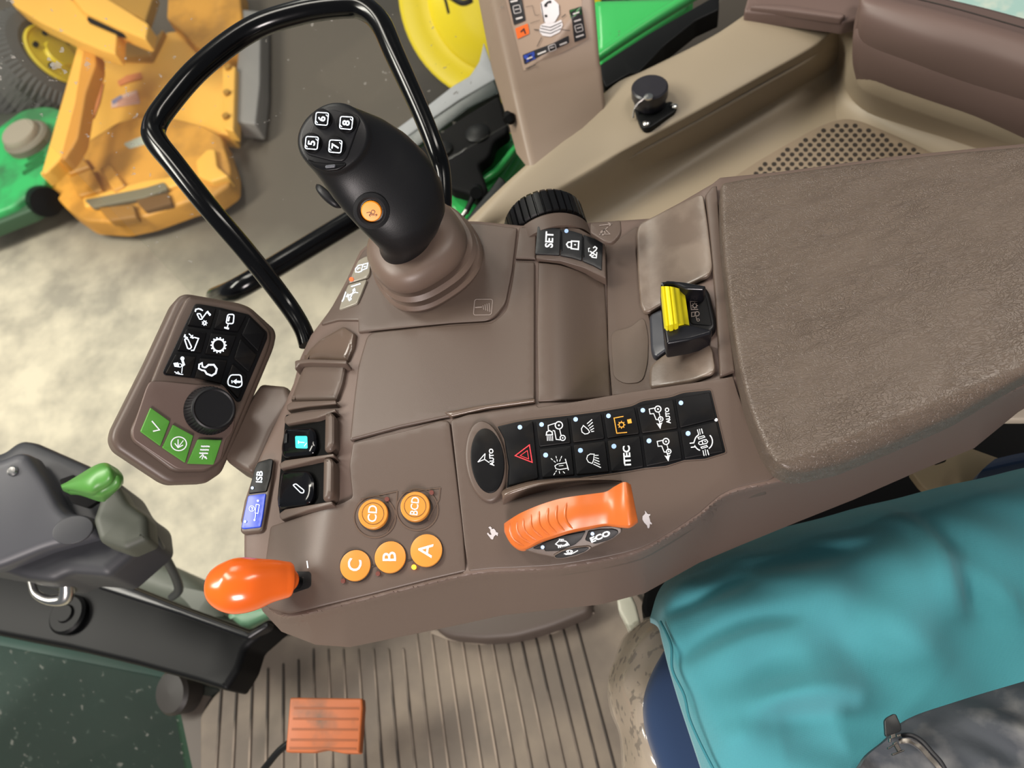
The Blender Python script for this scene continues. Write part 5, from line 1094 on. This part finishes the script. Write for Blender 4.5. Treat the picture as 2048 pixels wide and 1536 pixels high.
# dark green hood seen through the dusty lower pane
hd = thing('tractor_hood', 'dark green hood behind the dusty lower left pane', 'hood', tuple(W(200, 1450, -.5)))
part('hood_panel', [(-300, 1180), (0, 1260), (200, 1300), (400, 1350), (425, 1400), (440, 1700), (-300, 1700)], Flat(200, 1450, -.35), mat('dark_green_paint', '26423a', .6, stain='2b4038', sscale=4), hd, th=.2, r=.03)
part('hood_patch', [(345, 1420), (400, 1400), (425, 1480), (450, 1640), (380, 1640), (360, 1500)], Flat(200, 1450, -.34), mat('mid_green_paint', '2f6b46', .5), hd, th=.02, r=.01)
mb = MB(); o = W(345, 1385, .02); mb.lathe([(.035, -.03), (.035, 0), (.03, .006), (.0001, .008)], o, (-.3, -.2, 1), mat('dark_lamp_bezel', '231f1b', .5), 30); tag(mb.build('lamp_housing'), 'small dark round fitting at the end of the black front post', 'fitting')
def glass(name, quad, label, speck=.72, amt=.6, sc=90, tint=(.97, .98, .97, 1)):
    m = bpy.data.materials.new(name + '_glass'); m.use_nodes = True; nt = m.node_tree; N = nt.nodes; L = nt.links
    N.remove(N['Principled BSDF']); out = N['Material Output']; t = N.new('ShaderNodeBsdfTransparent'); t.inputs[0].default_value = tint
    g = N.new('ShaderNodeBsdfGlossy'); g.inputs[1].default_value = .02; a = N.new('ShaderNodeMixShader'); a.inputs[0].default_value = .015; L.new(t.outputs[0], a.inputs[1]); L.new(g.outputs[0], a.inputs[2])
    d = N.new('ShaderNodeBsdfDiffuse'); d.inputs[0].default_value = (.6, .58, .52, 1)
    tc = N.new('ShaderNodeTexCoord'); n = N.new('ShaderNodeTexNoise'); n.inputs['Scale'].default_value = sc; n.inputs['Detail'].default_value = 2; L.new(tc.outputs['Object'], n.inputs[0])
    n2 = N.new('ShaderNodeTexNoise'); n2.inputs['Scale'].default_value = 3; L.new(tc.outputs['Object'], n2.inputs[0])
    ml = N.new('ShaderNodeMath'); ml.operation = 'MULTIPLY_ADD'; ml.inputs[1].default_value = .25; L.new(n2.outputs['Fac'], ml.inputs[0]); L.new(n.outputs['Fac'], ml.inputs[2])
    mr = N.new('ShaderNodeMapRange'); mr.inputs['From Min'].default_value = speck + .12; mr.inputs['From Max'].default_value = speck + .18; mr.inputs['To Min'].default_value = .02; mr.inputs['To Max'].default_value = amt
    L.new(ml.outputs[0], mr.inputs['Value']); b = N.new('ShaderNodeMixShader'); L.new(mr.outputs[0], b.inputs[0]); L.new(a.outputs[0], b.inputs[1]); L.new(d.outputs[0], b.inputs[2]); L.new(b.outputs[0], out.inputs[0])
    mb = MB(); P = [V3(q) for q in quad]; n_ = (P[1] - P[0]).cross(P[2] - P[0]).normalized() * .004
    mb.add(P + [p + n_ for p in P], [(0, 1, 2, 3), (7, 6, 5, 4), (0, 4, 5, 1), (1, 5, 6, 2), (2, 6, 7, 3), (3, 7, 4, 0)], m)
    o = mb.build(name, None, 0); tag(o, label, 'window pane', kind='structure'); return o
A, B = W(430, 600, .36), W(900, 325, .36); dr = (B - A).normalized()
a, b = A + dr * -.02, A + dr * 1.6
nn = V3((-dr.y, dr.x, 0))
if nn.dot(CAM - A) > 0: nn = -nn
a += nn * .01; b += nn * .01
glass('window_1', [a, b, b + V3((0, 0, 1.2)), a + V3((0, 0, 1.2))], 'dusty side window pane behind the grab rail')
A2, B2 = W(-300, 1215, .02), W(470, 1375, .02)
print('SIDE', [(n, round((p - a).dot(nn), 3)) for n, p in (('joy', W(670, 280, .84)), ('loop', W(300, 270, .76)), ('loop2', W(700, 12, .77)), ('pod', W(230, 880, .7)), ('pillar', W(1030, 190, .47)), ('cam', CAM))])
P = [W(-350, 1225, .0), W(460, 1385, .0), W(480, 1750, -.3), W(-350, 1750, -.3)]
glass('window_2', P, 'dusty dark lower pane at the bottom left corner', speck=.67, amt=.16, sc=60, tint=(.55, .62, .6, 1))

# ================================================================ OUTSIDE: SHOP FLOOR AND MACHINES
CONC = bpy.data.materials.new('worn_concrete'); CONC.use_nodes = True; nt = CONC.node_tree; N = nt.nodes; L = nt.links; pb = N['Principled BSDF']; pb.inputs['Roughness'].default_value = .55
tc = N.new('ShaderNodeTexCoord'); n1 = N.new('ShaderNodeTexNoise'); n1.inputs['Scale'].default_value = 3.2; n1.inputs['Detail'].default_value = 9; n1.inputs['Roughness'].default_value = .62; n1.inputs['Distortion'].default_value = .12
L.new(tc.outputs['Object'], n1.inputs[0]); cr = N.new('ShaderNodeValToRGB'); cr.color_ramp.elements[0].position = .36; cr.color_ramp.elements[0].color = srgb('9a9586'); cr.color_ramp.elements[1].position = .62; cr.color_ramp.elements[1].color = srgb('d2cab2'); L.new(n1.outputs[0], cr.inputs[0])
# blend to a darker tone with a noisy edge further out
n3 = N.new('ShaderNodeTexNoise'); n3.inputs['Scale'].default_value = .55; n3.inputs['Detail'].default_value = 4; L.new(tc.outputs['Object'], n3.inputs[0])
sx = N.new('ShaderNodeSeparateXYZ'); L.new(tc.outputs['Object'], sx.inputs[0])
m1 = N.new('ShaderNodeMath'); m1.operation = 'MULTIPLY_ADD'; m1.inputs[1].default_value = .55; L.new(sx.outputs['X'], m1.inputs[0]); L.new(sx.outputs['Y'], m1.inputs[2])
m2 = N.new('ShaderNodeMath'); m2.operation = 'MULTIPLY_ADD'; m2.inputs[1].default_value = 1.2; L.new(n3.outputs[0], m2.inputs[0]); L.new(m1.outputs[0], m2.inputs[2])
mr = N.new('ShaderNodeMapRange'); mr.inputs['From Min'].default_value = 1.75; mr.inputs['From Max'].default_value = 2.35; L.new(m2.outputs[0], mr.inputs['Value'])
mx = N.new('ShaderNodeMix'); mx.data_type = 'RGBA'; mx.inputs['B'].default_value = srgb('5c544a'); L.new(mr.outputs[0], mx.inputs['Factor']); L.new(cr.outputs[0], mx.inputs['A']); L.new(mx.outputs['Result'], pb.inputs['Base Color'])
mb = MB(); GZ = -1.25
mb.add([V3(p) for p in ((-9, -6, GZ), (9, -6, GZ), (9, 12, GZ), (-9, 12, GZ))], [(0, 1, 2, 3)], CONC); o = mb.build('floor', None, 0); o['kind'] = 'structure'; tag(o, 'worn pale concrete shop floor outside the cab', 'floor')
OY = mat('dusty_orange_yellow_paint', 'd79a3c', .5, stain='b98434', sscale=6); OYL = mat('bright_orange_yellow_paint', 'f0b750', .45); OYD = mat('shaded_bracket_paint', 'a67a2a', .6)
im = thing('tiller_attachment', 'orange yellow tiller attachment parked on the concrete floor', 'tiller', tuple(W(250, 300, -1.24)))
def op(name, pts, z, m, h=.1, r=.012, crop=1, cr_=5, n=(0, 0, 1), parent=im):
    z = -1.1 + (z + .52) * .6 if parent is im else -1.05 + (z + .95) * .7; h = .10 if h > .35 else min(h, .07); r = min(r, .015)
    if name in ('side_channel', 'channel_face', 'hitch_beam', 'upper_beam', 'slot_gap', 'cross_tube'): z += .28
    q = K(crop, pts); c = (sum(p[0] for p in q) / len(q), sum(p[1] for p in q) / len(q)); return part(name, q, Flat(c[0], c[1], z, n), m, parent, th=h, r=r, cr=cr_)
op('top_shell', [(400, 220), (560, 290), (760, 292), (850, 160), (930, 150), (1080, 330), (1200, 340), (1185, 690), (1080, 680), (900, 640), (700, 640), (560, 700), (430, 800), (330, 860), (240, 880), (330, 560)], -.62, OYL, .5, .02)
mb = MB()
f1 = Flat(250, 150, -1.155); mb.poly(K(1, [(570, 515), (640, 480), (700, 460), (718, 530), (570, 552)]), f1, .001, mat('faded_flag_print', 'e6c3b4', .5)); mb.poly(K(1, [(570, 515), (620, 485), (628, 505), (580, 535)]), f1, .003, mat('faded_blue_print', '8b8aa8', .5))
mb.poly(K(1, [(600, 415), (650, 385), (720, 370), (730, 400), (660, 420), (610, 440)]), f1, .002, mat('faded_red_print', 'dc8a55', .5)); mb.poly(K(1, [(505, 440), (530, 420), (510, 520), (480, 600), (445, 640), (430, 660), (460, 560)]), f1, .002, bpy.data.materials['faded_red_print'])
for i in range(4): mb.ribbon(K(1, [(600, 515 + i * 9), (712, 480 + i * 12)]), 1, f1, .004, bpy.data.materials['faded_red_print'])
mb.build('decal', im)
op('side_channel', [(400, 210), (440, 235), (420, 400), (380, 560), (320, 800), (250, 870), (205, 900), (300, 560)], -.58, OYL, .3, .01)
op('channel_face', [(425, 240), (490, 250), (490, 330), (440, 470), (400, 700), (385, 730), (340, 800), (300, 830), (380, 520)], -.57, mat('amber_paint', 'd08f35', .5), .2, .01)
op('end_plate', [(205, 915), (300, 840), (440, 720), (600, 620), (720, 592), (880, 600), (1040, 640), (1130, 690), (1150, 760), (1180, 850), (1178, 940), (1080, 1010), (960, 1030), (740, 1110), (600, 1140), (430, 1130), (330, 1060)], -.52, OY, .6, .02, cr_=10)
op('label_plate', [(630, 735), (740, 690), (790, 680), (800, 720), (660, 762)], -.515, mat('pale_label', 'b9c0b0', .4), .004, .001)
op('lower_flange', [(420, 1010), (740, 920), (950, 890), (990, 900), (960, 930), (740, 1000), (430, 1060)], -.49, OYL, .06, .01)
op('scraper_bar', [(430, 1022), (740, 960), (840, 930), (860, 965), (740, 1010), (470, 1062)], -.475, mat('bare_steel', '77705a', .5), .02, .004)
for q in ([(350, 905), (470, 860), (520, 970), (400, 1005)], [(505, 860), (560, 840), (640, 950), (580, 980)], [(310, 850), (420, 800), (460, 850), (350, 890)]): op('mounting_lug', q, -.47, OY, .08, .01)
op('side_arm', [(1000, 820), (1060, 760), (1100, 760), (1110, 850), (1170, 900), (1080, 930), (1010, 900)], -.47, OYL, .08, .01)
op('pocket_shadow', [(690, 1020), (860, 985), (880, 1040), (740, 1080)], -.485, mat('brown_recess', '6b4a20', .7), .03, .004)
op('hinge_lug', [(500, 1060), (680, 1040), (700, 1110), (560, 1130)], -.47, mat('brown_lug', '94692a', .6), .04, .01)
op('rear_shell', [(860, -80), (1225, -80), (1240, 110), (1215, 260), (1080, 300), (1000, 240), (930, 160), (850, 90)], -.52, OY, .4, .02)
op('hitch_beam', [(40, -60), (260, -60), (500, 60), (740, 125), (738, 205), (600, 150), (590, 275), (520, 255), (400, 205), (200, 110), (60, 20)], -.45, OYL, .12, .01)
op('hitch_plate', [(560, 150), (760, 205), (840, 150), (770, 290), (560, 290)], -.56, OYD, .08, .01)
op('upper_beam', [(330, -60), (470, -60), (760, 120), (745, 200), (600, 140), (430, 60)], -.38, OYL, .08, .01)
op('slot_gap', [(455, 70), (600, 130), (690, 180), (580, 160), (440, 100)], -.42, DKG, .03, .004)
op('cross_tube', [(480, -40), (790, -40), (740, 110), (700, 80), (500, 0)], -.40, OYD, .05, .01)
for c in ((1180, 240), (1170, 350), (1165, 480), (1160, 600), (395, 700), (370, 730)):
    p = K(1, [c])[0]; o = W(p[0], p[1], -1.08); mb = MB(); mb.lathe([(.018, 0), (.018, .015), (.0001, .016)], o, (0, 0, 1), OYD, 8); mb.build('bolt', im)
op('flange_strip', [(1135, 330), (1205, 335), (1195, 670), (1140, 655)], -.49, OYL, .1, .01)
op('grey_channel', [(1238, 45), (1335, 55), (1330, 430), (1308, 635), (1192, 620), (1212, 330)], -.55, mat('grey_steel', '85827f', .5), .4, .01)
op('rubber_foot', [(1160, 650), (1335, 635), (1300, 745), (1200, 745)], -.9, BLKM, .3, .01)
# tyre left behind the tiller
tw_ = thing('implement_wheel', 'ribbed black tyre with yellow hub at the upper left corner', 'wheel', tuple(W(60, 120, -1.2)))
o = W(121, 106, -1.0); ax = (ROT @ V3((.76, .36, .52))).normalized()
r = 66 * mmpx(o); mb = MB()
mb.lathe([(r * .95, -.02), (r * 1.15, .0), (r * 1.45, -.01), (r * 1.66, -.05), (r * 1.72, -.10), (r * 1.75, -.25), (r * 1.72, -.42), (r * 1.4, -.5), (r, -.5)], o, ax, mat('grey_dusty_tyre', '4f4e4c', .8), 260, lambda a, rr, z: 1 + (.05 if rr > r * 1.65 and (a * 64 / math.pi / 2 + z * 9) % 1 < .5 else 0)); mb.build('tyre', tw_, 30)
mb = MB(); mb.lathe([(r, -.03), (r, -.01), (r * .93, -.0), (r * .86, -.012), (r * .45, -.012), (r * .4, .008), (.0001, .01)], o, ax, mat('hub_yellow', 'd8c42a', .5), 48); hub = mb.build('hub', tw_, 30)
u = ax.orthogonal().normalized(); v = ax.cross(u)
for k in range(6):
    a_ = k * math.pi / 3; q = o + ax * -.012 + (u * math.cos(a_) + v * math.sin(a_)) * r * .68
    mb = MB(); mb.lathe([(.014, 0), (.014, .02), (.0001, .021)], q, ax, BLKM, 8); mb.build('wheel_nut', tw_)
# green mower deck
md = thing('mower_deck', 'green mower deck with grey spindle cover at the left edge', 'mower deck', tuple(W(60, 300, -1.24)))
op('deck_shell', [(-200, 800), (0, 640), (110, 560), (200, 540), (280, 545), (340, 580), (290, 740), (240, 880), (225, 960), (120, 1010), (60, 1060), (-200, 1150)], -.95, mat('deck_green_paint', '38b062', .45, stain='3a7a4c', sscale=5), .25, .03, parent=md, cr_=12)
op('deck_skirt', [(-200, 1060), (0, 960), (110, 930), (230, 960), (260, 1010), (150, 1080), (0, 1140), (-200, 1220)], -1.0, mat('dark_deck_green', '35543a', .6), .22, .01, parent=md)
for i in range(3): op('deck_slot', [(110 + i * 12, 880 - i * 38), (220, 815 - i * 22), (228, 832 - i * 22), (118 + i * 12, 898 - i * 38)], -.945, mat('dark_deck_slot', '1d6a35', .5), .004, .001, parent=md)
for c, rr, z, m in (((130, 700), 118, -.90, '7b7566'), ((100, 680), 95, -.86, '98907f')):
    p = K(1, [c])[0]; o = W(p[0], p[1], -1.05 + (z + .95) * .7); q = rr * .3906 * mmpx(o); mb = MB(); mb.lathe([(q, -.04), (q, 0), (q * .9, .012), (.0001, .014)], o, (0, 0, 1), mat('dusty_cover_' + m, m, .7), 40); mb.build('spindle_cover', md)
mb = MB(); p = K(1, [(225, 1030)])[0]; o = W(p[0], p[1], -1.1); mb.lathe([(.07, -.05), (.075, 0), (.07, .05), (.0001, .055)], o, (.6, -.6, .3), BLKM, 30); mb.build('gauge_wheel', md)
op('dark_engine_block', [(-200, 350), (0, 430), (110, 520), (100, 600), (0, 640), (-200, 760)], -.98, mat('grimy_dark_metal', '3e4238', .7), .2, .02, parent=md)
# ================================================================ nest keys under the part that carries them
bpy.context.view_layer.update()
def under(root, holder, names, test=None):
    H = [o for o in root.children if o.name.split('.')[0] == holder]
    if not H: return
    for o in list(root.children):
        if o.name.split('.')[0] in names and o is not H[0]:
            c = sum((V3(v.co) for v in o.data.vertices), V3()) / len(o.data.vertices)
            if test and not test(c): continue
            mw = o.matrix_world.copy(); o.parent = H[0]; o.matrix_parent_inverse = H[0].matrix_world.inverted(); o.matrix_world = mw
def near(px, py, z, d):
    q = W(px, py, z); return lambda c: (V3((c.x, c.y, 0)) - V3((q.x, q.y, 0))).length < d
under(con, 'key_frame', ('key', 'key_divider'), near(1140, 495, .7, .045))
under(con, 'key_bar', ('key',), near(508, 980, .68, .03))
under(con, 'switch_membrane', ('key', 'hazard_key'), near(1220, 870, .7, .12))
under(con, 'bezel_ring', ('oval_button',))
under(con, 'button_surround', ('push_button', 'indicator_lamp', 'button_gap', 'button_recess', 'lever_slot'))
under(con, 'paddle_well', ('paddle_lever', 'paddle_tab', 'paddle_divider'))
under(con, 'joystick_deck', ('key',))
under(con, 'switch_housing', ('housing_cheek', 'switch_rocker'))
under(con, 'switch_frame', ('rabbit_print', 'turtle_print', 'guard_fin'))
under(pad, 'key_bed', ('key',)); under(pad, 'lower_face', ('green_key', 'rotary_knob'))
under(joy, 'top_plate', ('numbered_button',)); under(joy, 'button_collar', ('thumb_button',))
under(sp, 'face_plate', ('key',)); under(sp, 'wheel_grip', ('grip_rib',))
under(jt, 'zipper_tape', ('zipper_teeth', 'zipper_pull', 'zipper_slider'))
under(sk_, 'dust_cap', ('rivet', 'bead_chain')); under(sk_, 'flange', ('screw',))
